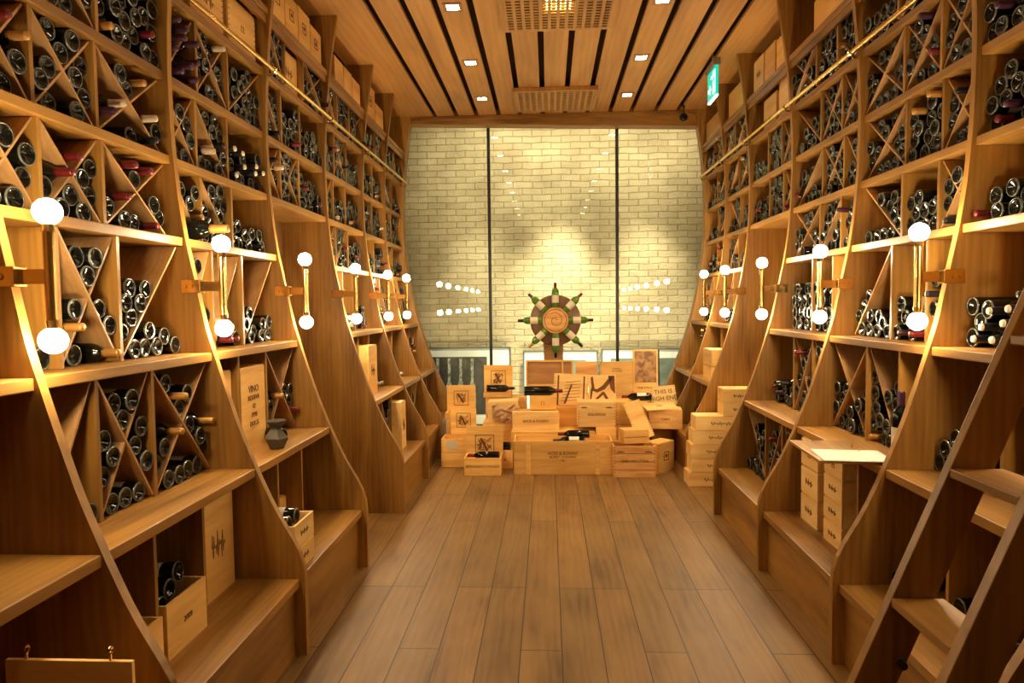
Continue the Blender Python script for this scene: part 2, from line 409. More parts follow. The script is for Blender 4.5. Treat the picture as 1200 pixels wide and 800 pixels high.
# ------------------------------------------------------------------ glass wall, mullions, niche
for n, (a, b) in enumerate(((-1.9, -.763), (-.727, .742), (.778, 1.9))):
    struct(obj('window_%d' % (n+1), bbox(a, b, 8.17, 8.182, .02, CEIL-.05), M['pane']))
for n, x in enumerate((-.745, .76)):
    struct(obj('trim_%d' % (n+3), bbox(x-.0175, x+.0175, 8.15, 8.20, 0, CEIL-.03), M['black']))

# pictures leaning on the brick wall behind the glass
def picture(label, x0, x1, ztop, style, mw=.13):
    w = x1-x0; t = thing('framed_picture', label, 'picture', ((x0+x1)/2, 9.02, 0), rot=(-.10, 0, 0), group='framed pictures leaning on the brick wall')
    h = ztop/math.cos(.10)
    bm = bmesh.new(); f = .022
    box(bm, -w/2, w/2, 0, .03, 0, f); box(bm, -w/2, w/2, 0, .03, h-f, h)
    box(bm, -w/2, -w/2+f, 0, .03, f, h-f); box(bm, w/2-f, w/2, 0, .03, f, h-f)
    obj('frame', bm, M['frame'], t)
    obj('mat_board', bbox(-w/2+f, w/2-f, .010, .028, f, h-f), M['mat'], t)
    pw = w/2-f-mw; top = h-f-.11
    obj('print', bbox(-pw, pw, .007, .0095, .15, top), M['photo'] if style == 'bottles' else M['greyprint'], t)
    if style == 'bottles':
        n = int(pw*2/.155); bm = bmesh.new()
        for k in range(n):
            cx = -pw+.08+k*.155
            prism(bm, [(cx-.05, .16), (cx-.05, top-.42), (cx-.015, top-.32), (cx-.015, top-.02), (cx+.02, top-.02), (cx+.02, top-.32), (cx+.05, top-.42), (cx+.05, .16)], 'y', .0045, .0065)
        obj('printed_bottles', bm, M['shade'], t)
    return t
picture('large monochrome photograph of bottles in a white mat, behind glass on the left', -1.95, -.56, 1.045, 'bottles', .30)
picture('wide white-matted picture behind the bottle wheel post', -.40, .60, .99, 'plain', .14)
picture('grey-green picture in a white mat behind the glass on the right', .64, 1.95, 1.01, 'plain', .10)

# ------------------------------------------------------------------ ceiling fittings
def downlight(x, y, label):
    t = thing('downlight', label, 'ceiling light', (x, y, CEIL), group='square recessed downlights')
    bm = bmesh.new(); s, r = .070, .045
    for a in ((-s, s, -s, -r), (-s, s, r, s), (-s, -r, -r, r), (r, s, -r, r)): box(bm, *a, -.006, -.0005)
    obj('trim_ring', bm, M['pineB'], t)
    obj('lamp_lens', bbox(-r, r, -r, r, -.004, -.001), M['spot'], t)
DLY = [-.3, .75, 1.85, 2.95, 4.02, 5.10, 6.25, 7.33]
rows = ['nearest the glass wall', 'second from the glass wall', 'third from the glass wall', 'fourth from the glass wall', 'fifth from the glass wall',
        'sixth from the glass wall', 'seventh from the glass wall', 'eighth from the glass wall']
for x, s in ((-.735, 'left'), (.785, 'right')):
    for k, y in enumerate(DLY):
        downlight(x, y, 'square recessed downlight in the %s row, %s' % (s, rows[7-k]))
def grille(label, y0, y1, cols, lit):
    x0, x1 = -.395, .465; z0, z1 = CEIL-.042, CEIL-.001
    t = thing('ceiling_grille', label, 'ceiling grille', ((x0+x1)/2, (y0+y1)/2, z0), group='slotted wooden ceiling grilles')
    w, d, h = (x1-x0)/2, (y1-y0)/2, z1-z0
    bm = bmesh.new(); f = .04
    box(bm, -w, w, -d, -d+f, 0, h); box(bm, -w, w, d-f, d, 0, h); box(bm, -w, -w+f, -d+f, d-f, 0, h); box(bm, w-f, w, -d+f, d-f, 0, h)
    obj('frame', bm, M['ceil'], t, bevel=.004)
    bm = bmesh.new(); n = cols; p = (2*w-2*f)/n                       # slotted face: lengthwise bars and short cross webs
    for i in range(n+1):
        c = -w+f+i*p; box(bm, max(c-p*.19, -w+f), min(c+p*.19, w-f), -d+f, d-f, 0, .006)
    m_ = int((2*d-2*f)/.046)
    for j in range(m_+1):
        c = -d+f+j*(2*d-2*f)/m_; box(bm, -w+f, w-f, max(c-.009, -d+f), min(c+.009, d-f), .001, .007)
    obj('slotted_panel', bm, M['ceil'], t)
    obj('backing', bbox(-w+f, w-f, -d+f, d-f, h-.01, h-.001), M['dark'], t)
    if lit:
        for k in (-1, 0, 1):
            bm = bmesh.new(); box(bm, k*.068-.02, k*.068+.02, -.14, .02, .010, .024); obj('lamp', bm, M['yellow'], t)
grille('large slotted wooden ceiling grille with three yellow lamps glowing inside', 4.76, 5.50, 12, True)
grille('smaller-looking slotted wooden ceiling grille near the glass wall, unlit', 7.00, 7.74, 12, False)

t = thing('exit_sign', 'green and white lit exit sign hanging from the ceiling on the right', 'exit sign', (1.43, 6.32, CEIL-.11), rotz=.0)
obj('housing', bbox(-.03, .03, -.16, .16, 0, .06), M['grey'], t, bevel=.005)
bm = bmesh.new(); tube(bm, (0, 0, .06), (0, 0, .14), .012); obj('stem', bm, M['grey'], t)
obj('sign_panel', bbox(-.012, .012, -.15, .15, -.25, -.001), M['exitg'], t)
obj('light_edge', bbox(-.013, .013, -.15, .15, -.262, -.2505), M['exitw'], t)
bm = bmesh.new()                                   # running figure, doorway and arrow
for sx in (-1, 1):
    a, b = sorted((sx*.0122, sx*.0132))
    def pg(pts): prism(bm, pts, 'x', a, b)
    pg([(-.135, -.225), (-.045, -.225), (-.045, -.03), (-.135, -.03)])
    pg([(.02, -.16), (.06, -.115), (.06, -.145), (.13, -.145), (.13, -.175), (.06, -.175), (.06, -.205)])
    pg([(-.005, -.05), (.02, -.05), (.02, -.08), (-.005, -.08)])
obj('arrow_and_doorway', bm, M['exitw'], t)
bm = bmesh.new()
for sx in (-1, 1):
    a, b = sorted((sx*.0134, sx*.0142))
    for q in ([(-.085, -.055), (-.07, -.055), (-.07, -.075), (-.085, -.075)], [(-.10, -.08), (-.07, -.08), (-.08, -.14), (-.105, -.135)],
              [(-.105, -.135), (-.09, -.13), (-.062, -.19), (-.075, -.2)], [(-.11, -.14), (-.095, -.14), (-.12, -.21), (-.13, -.2)],
              [(-.07, -.085), (-.05, -.115), (-.057, -.122), (-.078, -.10)], [(-.10, -.085), (-.125, -.115), (-.118, -.122), (-.095, -.10)]):
        prism(bm, q, 'x', a, b)
obj('running_figure', bm, M['exitg'], t)
t = thing('ceiling_camera', 'small round black camera hanging from a ceiling joint at the right', 'camera', (1.46, 7.80, 3.655))
bm = bmesh.new(); lathe(bm, [(-.045, 0), (-.04, .022), (-.02, .042), (0, .047), (.02, .042), (.04, .022), (.045, 0)], 16, 'z'); obj('body', bm, M['black'], t)
bm = bmesh.new(); tube(bm, (0, 0, .04), (0, 0, .155), .008, 8); tube(bm, (0, 0, .11), (0, 0, .155), .018, 8); obj('stem', bm, M['black'], t)
bm = bmesh.new(); tube(bm, (0, -.038, -.01), (0, -.055, -.014), .02, 12); obj('lens', bm, M['glass'], t)

# ------------------------------------------------------------------ brass wall lamps on the ribs
def wall_lamp():
    t = thing('wall_lamp', '-', 'wall lamp', (0, 0, 1.65), group='double-globe brass wall lamps on the ribs')
    # local: origin on the rib's front edge; +x points into the aisle
    bm = bmesh.new()
    box(bm, -.075, .012, -.026, -.0185, -.03, .03); box(bm, -.075, .012, .0185, .026, -.03, .03); box(bm, .004, .012, -.0185, .0185, -.03, .03)
    br = obj('bracket_plate', bm, M['brass'], t, bevel=.0015)
    for x in (-.058, -.03):
        for s in (-1, 1): bm = bmesh.new(); tube(bm, (x, s*.026, 0), (x, s*.031, 0), .010, 12); obj('screw', bm, M['brass'], br)
    obj('arm', bbox(.0125, .100, -.007, .007, -.022, .022), M['brass'], t, bevel=.0015)
    bm = bmesh.new(); tube(bm, (.105, 0, -.145), (.105, 0, .145), .0165, 16); obj('tube', bm, M['brass'], t)
    for s in (-1, 1):
        bm = bmesh.new(); tube(bm, (.105, 0, s*.13), (.105, 0, s*.158), .0195, 16, .015); obj('socket', bm, M['brass'], t)
        bm = bmesh.new(); bmesh.ops.create_icosphere(bm, subdivisions=3, radius=.039, matrix=Matrix.Translation((.105, 0, s*.190)))
        obj('globe_bulb', bm, M['bulb'], t, smooth=True)
    return t
wl = wall_lamp(); first = True
where = ['rib at the camera', 'rib starting the nearest full bay', 'rib just before the vase bay', 'near side of the alcove',
         'far side of the alcove', 'rib second-last before the glass', 'rib nearest the glass']
whereR = ['rib beside the viewer', 'rib behind the leaning ladder', 'rib before the paper tray bay', 'rib beyond the paper tray',
          'near side of the crate alcove', 'far side of the crate alcove', 'rib nearest the glass']
for side in 'LR':
    sg = -1 if side == 'L' else 1
    for k in range(1, 7):
        o = wl if first else copy_tree(wl); first = False
        o.location = (sg*(prof(1.65)), RY[k], 1.70)
        o.rotation_euler = (0, 0, 0 if sg < 0 else PI)
        o['label'] = 'brass %s wall lamp, two lit globes, on %s' % ('left' if sg < 0 else 'right', (where if sg < 0 else whereR)[k])

for sg, s in ((-1, 'left'), (1, 'right')):
    t = thing('ladder_rail', 'long round brass rail running high along the %s racks' % s, 'rail', (sg*1.685, .9, 3.02), group='brass ladder rails')
    bm = bmesh.new(); tube(bm, (0, 0, 0), (0, 7.05, 0), .0135, 16); obj('rail_tube', bm, M['brass'], t, smooth=False)
    for k in range(1, 8):
        bm = bmesh.new(); y = RY[k]-.9-(.03 if k == 7 else 0)
        tube(bm, (0, y, -.013), (sg*.012, y, -.03), .007, 8); tube(bm, (sg*.012, y, -.03), (sg*.034, y, -.03), .007, 8)
        tube(bm, (0, y-.012, 0), (0, y+.012, 0), .018, 12)
        obj('rail_bracket', bm, M['brass'], t)

# ------------------------------------------------------------------ ladder leaning on the right rail
SL = .41
t = thing('ladder', 'oak ladder with wide treads leaning on the right brass rail', 'ladder', (.53, 1.72, 0))
for yy in (1.57, 1.87):
    bm = bmesh.new(); z1 = 2.62
    prism(bm, [(0, 0), (.115, 0), (.115+SL*z1, z1), (SL*z1, z1)], 'y', yy-1.72-.016, yy-1.72+.016)
    obj('stringer', bm, M['oakZ'], t, bevel=.003)
for k in range(8):
    z = .45+.352*k
    if z > 2.5: break
    x = SL*z
    obj('tread', bbox(x-.002, x+.135, -.133, .133, z-.024, z), M['oakY'], t, bevel=.003)
for yy in (1.57, 1.87):
    bm = bmesh.new(); tube(bm, (.03+.55*SL+.10, yy-1.72-.03, .62), (.03+.55*SL+.10, yy-1.72+.03, .62), .012, 10)
    obj('bolt', bm, M['black'], t)
bm = bmesh.new()
for yy in (-.15, .15): tube(bm, (1.13, yy, 2.60), (1.13, yy, 3.04), .009, 8); tube(bm, (1.13, yy, 3.04), (1.165, yy, 3.04), .009, 8)
obj('hook', bm, M['brass'], t)

# ------------------------------------------------------------------ crates
def joint_dots(t, w, h, y, mat, rows_=None, r=.0035):
    bm = bmesh.new(); n = rows_ or max(3, int(h/.028))
    for s in (-1, 1):
        for i in range(n):
            z = (i+.5)*h/n; x = s*(w/2-.010); box(bm, x-r, x+r, y-.0012, y+.0002, z-r*.9, z+r*.9)
    return obj('joint_pins', bm, mat, t)
def swirl(t, w, h, y, z, mat):
    """curly printed script line"""
    bm = bmesh.new(); n = 26; pts = [(w*(-.5+i/n), z+h*.5*math.sin(i*1.9)*(.5+.5*math.sin(i*.7))) for i in range(n+1)]
    for p, q in zip(pts, pts[1:]):
        dx, dz = q[0]-p[0], q[1]-p[1]; L_ = math.hypot(dx, dz) or 1; nx, nz = -dz/L_*.0022, dx/L_*.0022
        prism(bm, [(p[0]+nx, p[1]+nz), (q[0]+nx, q[1]+nz), (q[0]-nx, q[1]-nz), (p[0]-nx, p[1]-nz)], 'y', y-.001, y+.0002)
    return obj('printed_script', bm, mat, t)
def emblem(t, cx, cz, s, y, mat):
    """burnt square with a small leafy drawing inside"""
    bm = bmesh.new(); h = s/2; e = s*.035
    for a in ((-h, h, -h, -h+e), (-h, h, h-e, h), (-h, -h+e, -h+e, h-e), (h-e, h, -h+e, h-e)):
        box(bm, cx+a[0], cx+a[1], y-.0012, y+.0002, cz+a[2], cz+a[3])
    rr = random.Random(int(cx*991+cz*37))
    for i in range(34):
        a = rr.uniform(0, PI); px, pz = cx+rr.uniform(-h*.62, h*.62), cz+rr.uniform(-h*.62, h*.62); L_ = s*rr.uniform(.08, .22); wd = s*.022
        ux, uz = math.cos(a), math.sin(a)
        prism(bm, [(px-ux*L_, pz-uz*L_), (px-uz*wd, pz+ux*wd), (px+ux*L_, pz+uz*L_), (px+uz*wd, pz-ux*wd)], 'y', y-.0012-.0001*i, y+.0002)
    prism(bm, [(cx-h*.5, cz+h*.6), (cx-h*.3, cz+h*.7), (cx+h*.4, cz-h*.6), (cx+h*.2, cz-h*.7)], 'y', y-.0032, y+.0002)
    return obj('burnt_emblem', bm, mat, t)

def crate(label, x, y, z, w, d, h, rz=0, mat='pineX', open_=False, words=None, pins=True, script=False, battens=False, handles=False,
          lid=None, group=None, slats=0, wsize=None, tilt=(0, 0), ink='ink', seal=False, name='wine_crate'):
    """front face looks along local -y; (x, y, z) is the middle of the bottom front edge"""
    t = thing(name, label, 'crate', (x, y, z), group=group, rot=(tilt[0], tilt[1], rz)); m = M[mat]; k = .011
    e = .0006
    if slats:
        bm = bmesh.new(); hs = (h-.006*(slats-1))/slats
        for i in range(slats): box(bm, -w/2, w/2, 0, k, i*(hs+.006), i*(hs+.006)+hs)
        obj('front_board', bm, m, t, bevel=.001)
        obj('backing_board', bbox(-w/2+.02, w/2-.02, k, k+.004, 0, h-.004), M['pineB'], t)
    else: obj('front_board', bbox(-w/2, w/2, 0, k, 0, h), m, t, bevel=.0012)
    obj('back_board', bbox(-w/2, w/2, d-k, d, 0, h), m, t, bevel=.0012)
    for s in (-1, 1):
        a, b = sorted((s*(w/2-e), s*(w/2-k))); obj('side_board', bbox(a, b, k+e, d-k-e, 0, h-.001), m, t)
    obj('base_board', bbox(-w/2+k+e, w/2-k-e, k+e, d-k-e, .004, .012), m, t)
    if not open_: obj('lid_board', bbox(-w/2+.003, w/2-.003, .003, d-.003, h+e, h+.008), m, t, bevel=.001)
    if pins: joint_dots(t, w, h, 0, M['ink'] if pins == 2 else M['inkB'])
    if battens:
        for s in (-1, 1): obj('batten', bbox(s*(w/2-.14)-.022, s*(w/2-.14)+.022, -.009, -e, 0, h), m, t, bevel=.001)
    if handles:
        bm = bmesh.new()
        for cx in ((-w*.33, w*.33) if handles == 2 else (0,)):
            pts = [(cx+.035*math.cos(a), h*.80+.012*math.sin(a)) for a in [i*PI/8 for i in range(9)]]
            prism(bm, pts, 'y', -.0012, .0002)
        obj('grip_slot', bm, M['inkB'], t)
    if words:
        sz = wsize or min(h*.22, w*.13); n = len(words)
        for i, s_ in enumerate(words):
            text('stencil_text', s_, sz*(1 if i == 0 else .7), M[ink], t, (0, -.0012, h*.52+(n-1)*sz*.45-i*sz*.9))
    if script: swirl(t, w*.42, h*.34, 0, h*.5, M[ink])
    if seal:
        bm = bmesh.new(); q_ = min(h, w)*.16
        for a_ in ((-q_, q_, -q_, -q_*.8), (-q_, q_, q_*.8, q_), (-q_, -q_*.8, -q_*.8, q_*.8), (q_*.8, q_, -q_*.8, q_*.8), (-q_*.4, q_*.4, -q_*.3, q_*.4)): box(bm, a_[0], a_[1], -.0012, .0002, h*.55+a_[2], h*.55+a_[3])
        obj('printed_seal', bm, M['inkB'], t)
    if lid:
        lb = obj('standing_lid', bbox(-w/2-.006, w/2+.006, d+.001, d+.012, .01, lid), m, t, bevel=.0012)
        emblem(lb, .0, lid*.58, min(w*.54, .19), d+.001, M['inkB'])
    return t

def panel(label, x, y, z, w, h, tilt=-.12, rz=0, mat='pineX', pins=True, roll=0., words=None, wsize=.05, ink='ink', th=.012, deco=None, wz=.5):
    """a loose crate lid standing on edge; front looks along local -y"""
    t = thing('crate_lid', label, 'crate lid', (x, y, z), rot=(tilt, roll, rz), group='loose crate lids in the pile')
    obj('board', bbox(-w/2, w/2, 0, th, 0, h), M[mat], t, bevel=.001)
    if pins: joint_dots(t, w, h, 0, M['ink'])
    if words:
        for i, s_ in enumerate(words): text('stencil_text', s_, wsize, M[ink], t, (0, -.0012, h*wz-i*wsize*1.1))
    if deco == 'vineyard':
        bm = bmesh.new()
        for s in (-1, 1): box(bm, s*(w/2-.045)-.008, s*(w/2-.045)+.008, -.0012, .0002, 0, h-.02)
        for i in range(7):
            z0 = h*.12+i*h*.10; prism(bm, [(-w*.28+i*.008, z0), (w*.28, z0+.02), (w*.28, z0+.024), (-w*.28+i*.008, z0+.005)], 'y', -.0015, .0002)
        prism(bm, [(-w*.2, h*.05), (-w*.14, h*.05), (w*.04, h*.66), (0, h*.68)], 'y', -.002, .0002)
        obj('printed_vineyard', bm, M['inkB'], t)
    if deco == 'lattice':
        bm = bmesh.new()
        for q in ([(-.42, .95), (-.34, .98), (-.28, .62), (-.38, .6)], [(-.40, .58), (-.2, .50), (.1, .60), (.42, .92), (.30, .98), (.0, .70), (-.2, .60), (-.40, .66)],
                  [(.22, 1.0), (.45, 1.0), (.47, .45), (.30, .62)], [(-.02, .52), (.08, .52), (.24, .30), (.12, .30)], [(.0, .52), (.05, .46), (-.18, .28), (-.28, .30)],
                  [(-.42, .60), (-.34, .60), (-.40, .30), (-.45, .30)]):
            prism(bm, [(a*w, b*h*.98) for a, b in q], 'y', -.0015, .0002)
        obj('printed_vine_pattern', bm, M['inkB'], t)
    if deco == 'burnt':
        obj('burnt_panel', bbox(-w/2+.02, w/2-.02, -.002, .0, h*.26, h-.02), M['burnt'], t)
        obj('dark_edge', bbox(w/2+.0003, w/2+.016, -.004, th+.02, h*.2, h), M['black'], t)
    if deco == 'frame':
        bm = bmesh.new(); f = .02
        box(bm, -w/2, w/2, -.02, -.0003, 0, f); box(bm, -w/2, w/2, -.02, -.0003, h-f, h)
        for cx in (-w/2+f/2, w*.28, w/2-f/2): box(bm, cx-f/2, cx+f/2, -.02, -.0003, f, h-f)
        obj('raised_rim', bm, M['pineX'], t)
    if deco == 'emblem': emblem(t, 0, h*(.55 if h < .3 else .70), min(w*.56, .17), 0, M['inkB'])
    return t

# pile in front of the glass: supporting tiers first
crate('big pale floor crate at the front of the pile, two battens, open top', .07, 6.40, 0, .93, .34, .315, mat='pineX', open_=True, battens=True,
      words=['ACES & BONNY', 'BUFFET - A ROMPRE', '- 96 -'], wsize=.040, ink='inkB')
crate('slatted crate just behind the big floor crate, dark gaps under its rim', -.02, 6.77, 0, .84, .30, .328, slats=4, mat='pineX', pins=False, group='hidden base crates')
crate('plain crate deep in the pile carrying the vineyard lid', .13, 7.10, 0, .50, .30, .53, pins=False, group='hidden base crates')
crate('plain crate under the dovetailed crate right of centre', .40, 6.80, .33, .1, .1, .02, pins=False, name='wood_block', group='hidden base crates') if False else None
crate('square-ended floor crate under the dovetailed crate', .505, 6.78, 0, .20, .30, .37, pins=False, group='hidden base crates')
crate('plain crate under the loose lids at the back, left', -.52, 7.32, 0, .44, .26, .60, pins=False, group='hidden base crates')
crate('plain crate under the brown rimmed crate at the back', .02, 7.62, 0, .58, .26, .68, pins=False, group='hidden base crates')
crate('plain crate under the pin-edged lid at the back', .62, 7.44, 0, .56, .30, .595, pins=False, group='hidden base crates')
crate('plain crate under the burnt panel at the back right', 1.035, 7.48, 0, .22, .26, .60, pins=False, group='hidden base crates')
crate('plain floor crate in shadow at the right of the pile', .795, 6.98, 0, .34, .34, .355, pins=False, group='hidden base crates')
crate('recessed crate beneath the orange crate on the right, darkened to imitate the shaded void', 1.085, 6.98, 0, .19, .30, .345, mat='pineB', pins=False, group='hidden base crates')  # darker wood imitates the unlit hollow under the orange crate
crate('plain crate under the tilted packing box on the left', -.56, 6.98, 0, .36, .28, .39, pins=False, group='hidden base crates')
crate('plain crate under the topmost of the three picture-lid boxes', -.985, 7.00, 0, .28, .24, .42, mat='pineX', pins=False, group='hidden base crates')
# left: three boxes with standing emblem lids
g3 = 'boxes with standing emblem lids'
crate('front left open box on the floor, bottle inside, standing lid with burnt square drawing', -.686, 6.34, 0, .345, .24, .168, open_=True, lid=.43, pins=False,
      words=['BERNARDO MAGEZ'], wsize=.036, ink='inkB', group=g3)
crate('low floor crate at the far left with a white shipping label', -.985, 6.68, 0, .29, .28, .139, pins=True, group='labelled crates at the far left')
c4 = crate('labelled crate with standing picture lid, stacked on the low left floor crate', -.985, 6.68, .148, .285, .26, .136, open_=True, pins=True, lid=None, group=g3)
panel('middle of the three standing lids on the left, burnt square drawing', -.935, 6.925, .161, .262, .38, mat='pineX', pins=False, deco='emblem', tilt=-.05)
crate('topmost left box with standing emblem lid beside the glass', -.99, 7.00, .43, .29, .20, .06, open_=True, lid=.325, pins=False, group=g3)
for q, zz in ((c4, .0),):
    obj('shipping_label', bbox(-.09, .02, -.0015, -.0002, .03, .11), M['paper'], q)
crate('small open box with standing emblem lid and a bottle, high on the pile', -.61, 7.30, .61, .30, .15, .05, open_=True, lid=.335, pins=False, group=g3)
crate('pale shallow box with printed bands below the high emblem box', -.525, 6.99, .40, .32, .25, .20, mat='pineP', open_=False, tilt=(0, -.05), pins=False)
t = thing('packing_paper', 'crumpled brown packing paper hanging in front of the pale shallow box', 'packing paper', (-.50, 6.945, .41))
bm = bmesh.new(); rr = random.Random(5); G = [[bm.verts.new((-.14+.28*i/9, rr.uniform(-.025, .015), .16*j/6+rr.uniform(-.004, .004)+.015*math.sin(i))) for i in range(10)] for j in range(7)]
for j in range(6):
    for i in range(9): bm.faces.new((G[j][i], G[j][i+1], G[j+1][i+1], G[j+1][i]))
so = obj('sheet', bm, M['card'], t); md = so.modifiers.new('thick', 'SOLIDIFY'); md.thickness = .003
# centre
crate('long pale crate with stencilled name, second tier, left of centre', -.19, 6.85, .337, .47, .27, .175, rz=.10, mat='pineP', words=['ENCE & FONDO'], wsize=.036, pins=False)
crate('small square-marked box under the long dark bottle', -.12, 6.95, .531, .275, .20, .13, mat='pineX', pins=False, seal=False, words=['[ ]'], wsize=.04, ink='inkB')
panel('brown rimmed crate side standing behind the wheel post foot', -.05, 7.66, .69, .53, .29, mat='pineB', deco='frame', tilt=-.05, pins=False)
panel('plain orange board standing right of the wheel post', .365, 7.68, .69, .24, .27, mat='pineO', pins=False, tilt=-.05)
panel('leaning lid printed with a vineyard drawing, pins down both edges', .165, 7.14, .545, .36, .33, deco='vineyard', mat='pineP', roll=.05)
panel('lid with a curved brown vine pattern, beside the vineyard lid', .50, 7.14, .50, .285, .36, deco='lattice', mat='pineP', words=['THE ALEXANDER'], wsize=.026, ink='inkB', pins=False, wz=.20)
crate('square dovetailed crate with a small dark stamp, centre right', .415, 6.80, .379, .375, .26, .235, mat='pineP', pins=2, words=['SOLOMON'], wsize=.036, handles=2)
panel('large plain lid with pinned edges standing at the back', .685, 7.46, .605, .365, .37, mat='pineX', tilt=-.08, words=['CHATEAU', 'LES VIGNES'], wsize=.022, ink='inkB', wz=.78)
panel('lid with a mottled burnt panel and dark edge, tallest at the back right', 1.0, 7.52, .61, .275, .49, mat='pineX', deco='burnt', tilt=-.07, words=['THE STOCK'], wsize=.034, pins=False, wz=.14)
# right
crate('grey-brown lettered crate behind the leaning board', .785, 6.98, .365, .33, .30, .225, mat='pineX', words=['CLOS', 'DES VIGNES'], wsize=.032, ink='inkB', pins=True)
crate('orange-grained crate at the right end of the pile', 1.09, 6.77, .362, .32, .23, .185, rz=-.12, mat='pineO', pins=False, words=['CARO'], wsize=.03)
panel('tilted lid reading THIS IS in bold letters', 1.13, 7.05, .555, .25, .20, mat='pineP', words=['THIS IS', 'HIGH END'], wsize=.062, roll=-.10, tilt=-.2, wz=.70)
panel('pale lid lying tilted on top of the orange crate', 1.07, 6.76, .560, .34, .20, mat='pineP', tilt=-1.38, rz=.25, pins=False, words=['NV'], wsize=.05, ink='inkB')
panel('long pinned board leaning down across the lettered crate', .88, 6.62, .30, .17, .42, mat='pineX', tilt=-.62, roll=-.35)
crate('orange-striped crate with dark pins, front right on the floor', .725, 6.29, 0, .385, .26, .29, rz=.0, mat='pineO', pins=2, open_=True, words=['CHN MOUTON'], wsize=.036, handles=2, slats=4)
crate('angled plain crate standing right of the orange-striped crate', 1.05, 6.50, 0, .26, .16, .28, rz=.80, mat='pineX', pins=2, seal=True)
crate('small slatted box tilted on top of the orange-striped crate', .755, 6.37, .300, .24, .17, .115, rz=.22, mat='pineX', slats=2, pins=False)
# right alcove stack
for i, (dx, w_) in enumerate(((0, .47), (.025, .47), (.02, .47), (.035, .46), (.05, .45))):
    nm = ['bottom', 'second lowest', 'middle', 'second highest', 'top'][i]
    crate('pale crate with script stamp, %s of five stacked in the right alcove' % nm, 1.155+.235+dx, 5.985, i*.1235, w_, .21, .114, mat='pineP', script=True, pins=False, handles=0,
          group='pale script-stamped crates in the right alcove')
for i in range(2):
    crate('short pale crate, %s of two atop the alcove stack' % ['lower', 'upper'][i], 1.60, 5.985, .6180+i*.118, .30, .21, .109, mat='pineP', script=True, pins=False,
          group='pale script-stamped crates in the right alcove')
# crates inside the racks; rz turns the front towards the aisle
def side_crate(label, side, y0, y1, xf, z, h, depth=.30, **kw):
    sg = -1 if side == 'L' else 1
    return crate(label, sg*xf, (y0+y1)/2, z, y1-y0, depth, h, rz=PI/2 if sg < 0 else -PI/2, **kw)
oc = side_crate('open crate with bottles sticking out, at the foot of the nearest full left bay', 'L', 2.63, 2.80, 1.42, .3605, .01, pins=False) if False else None
side_crate('open crate full of bottles at the foot of the nearest full left bay', 'L', 2.275, 2.55, 1.40, .3605, .20, depth=.34, open_=True, mat='pineX', words=['2009'], wsize=.03, ink='inkB', pins=False)
side_crate('tall upright crate with handwriting-like print in the nearest full left bay', 'L', 2.70, 2.98, 1.49, .3605, .44, depth=.2, mat='pineX', script=True, ink='inkB', pins=False)
side_crate('low open crate half hidden behind the nearest left rib', 'L', 2.05, 2.225, 1.385, .3605, .19, depth=.34, open_=True, mat='pineX', pins=False)
panel('plain crate side with two small brass hooks, at the lower left photo corner', -1.305, 1.66, .3605, .34, .335, tilt=0, mat='pineX', pins=False)
side_crate('lower of two crates on the step in the vase bay', 'L', 3.055, 3.305, 1.235, .3605, .105, depth=.32, mat='pineP', script=True, ink='inkB', pins=False)
side_crate('open crate holding white-labelled bottles on the step in the vase bay', 'L', 3.055, 3.305, 1.235, .474, .115, depth=.32, mat='pineP', script=True, ink='inkB', open_=True, pins=False)
side_crate('small crate deep inside the bottom of the vase bay', 'L', 3.43, 3.63, 1.50, .3605, .21, mat='pineX', pins=False)
side_crate('upright printed crate left of the vase, partly behind the rib', 'L', 3.055, 3.28, 1.62, .8705, .42, depth=.18, mat='pineX', script=True, ink='inkB', pins=False)
side_crate('upright printed crate standing directly behind the grey vase', 'L', 3.34, 3.63, 1.60, .8705, .42, depth=.18, mat='pineX', words=['VINO', 'RESERVA', '12', '1998', 'DOCG'], wsize=.05, ink='inkB', pins=False)
side_crate('upright crate on the second shelf beyond the alcove', 'L', 5.49, 5.76, 1.52, .8705, .40, depth=.2, mat='pineX', script=True, ink='inkB', pins=False)
side_crate('narrow upright crate on the lowest shelf beyond the alcove', 'L', 5.82, 5.99, 1.33, .3605, .40, depth=.2, mat='pineP', script=True, ink='inkB', pins=False)
side_crate('large crate behind the rail above the vase bay, nearer one', 'L', 3.28, 3.62, 1.76, 3.0255, .26, mat='pineX', script=True, ink='inkB')
side_crate('large crate behind the rail above the vase bay, farther one', 'L', 3.68, 4.02, 1.76, 3.0255, .26, mat='pineX', words=['12'], wsize=.05, ink='inkB')
side_crate('crate among bottles behind the rail over the left alcove', 'L', 4.40, 4.69, 1.76, 3.0255, .25, mat='pineX', script=True, ink='inkB', pins=False)
for i in range(4): side_crate('top-shelf crate over the left alcove, %s of four' % ['nearest', 'second nearest', 'third nearest', 'farthest'][i], 'L', 4.17+i*.235, 4.39+i*.235, 1.72, 3.3755, [.26, .24, .25, .22][i], mat='pineX', seal=True, pins=False, group='crates on the left top shelf')
for i in range(3): side_crate('top-shelf crate on the left just beyond the alcove, %s of three' % ['nearest', 'middle', 'farthest'][i], 'L', 5.42+i*.25, 5.65+i*.25, 1.72, 3.3755, [.20, .20, .19][i], mat='pineX', pins=False, group='crates on the left top shelf')
for i in range(2): side_crate('top-shelf crate on the left near the glass, %s of two' % ['nearer larger', 'farther smaller'][i], 'L', 6.34+i*.36, 6.68+i*.33, 1.72, 3.3755, [.30, .2][i], mat='pineX', seal=i == 0, pins=False, group='crates on the left top shelf')
side_crate('long crate on the right top shelf nearest the viewer', 'R', 4.16, 4.75, 1.72, 3.3755, .20, mat='pineX', pins=False, group='crates on the right top shelf')
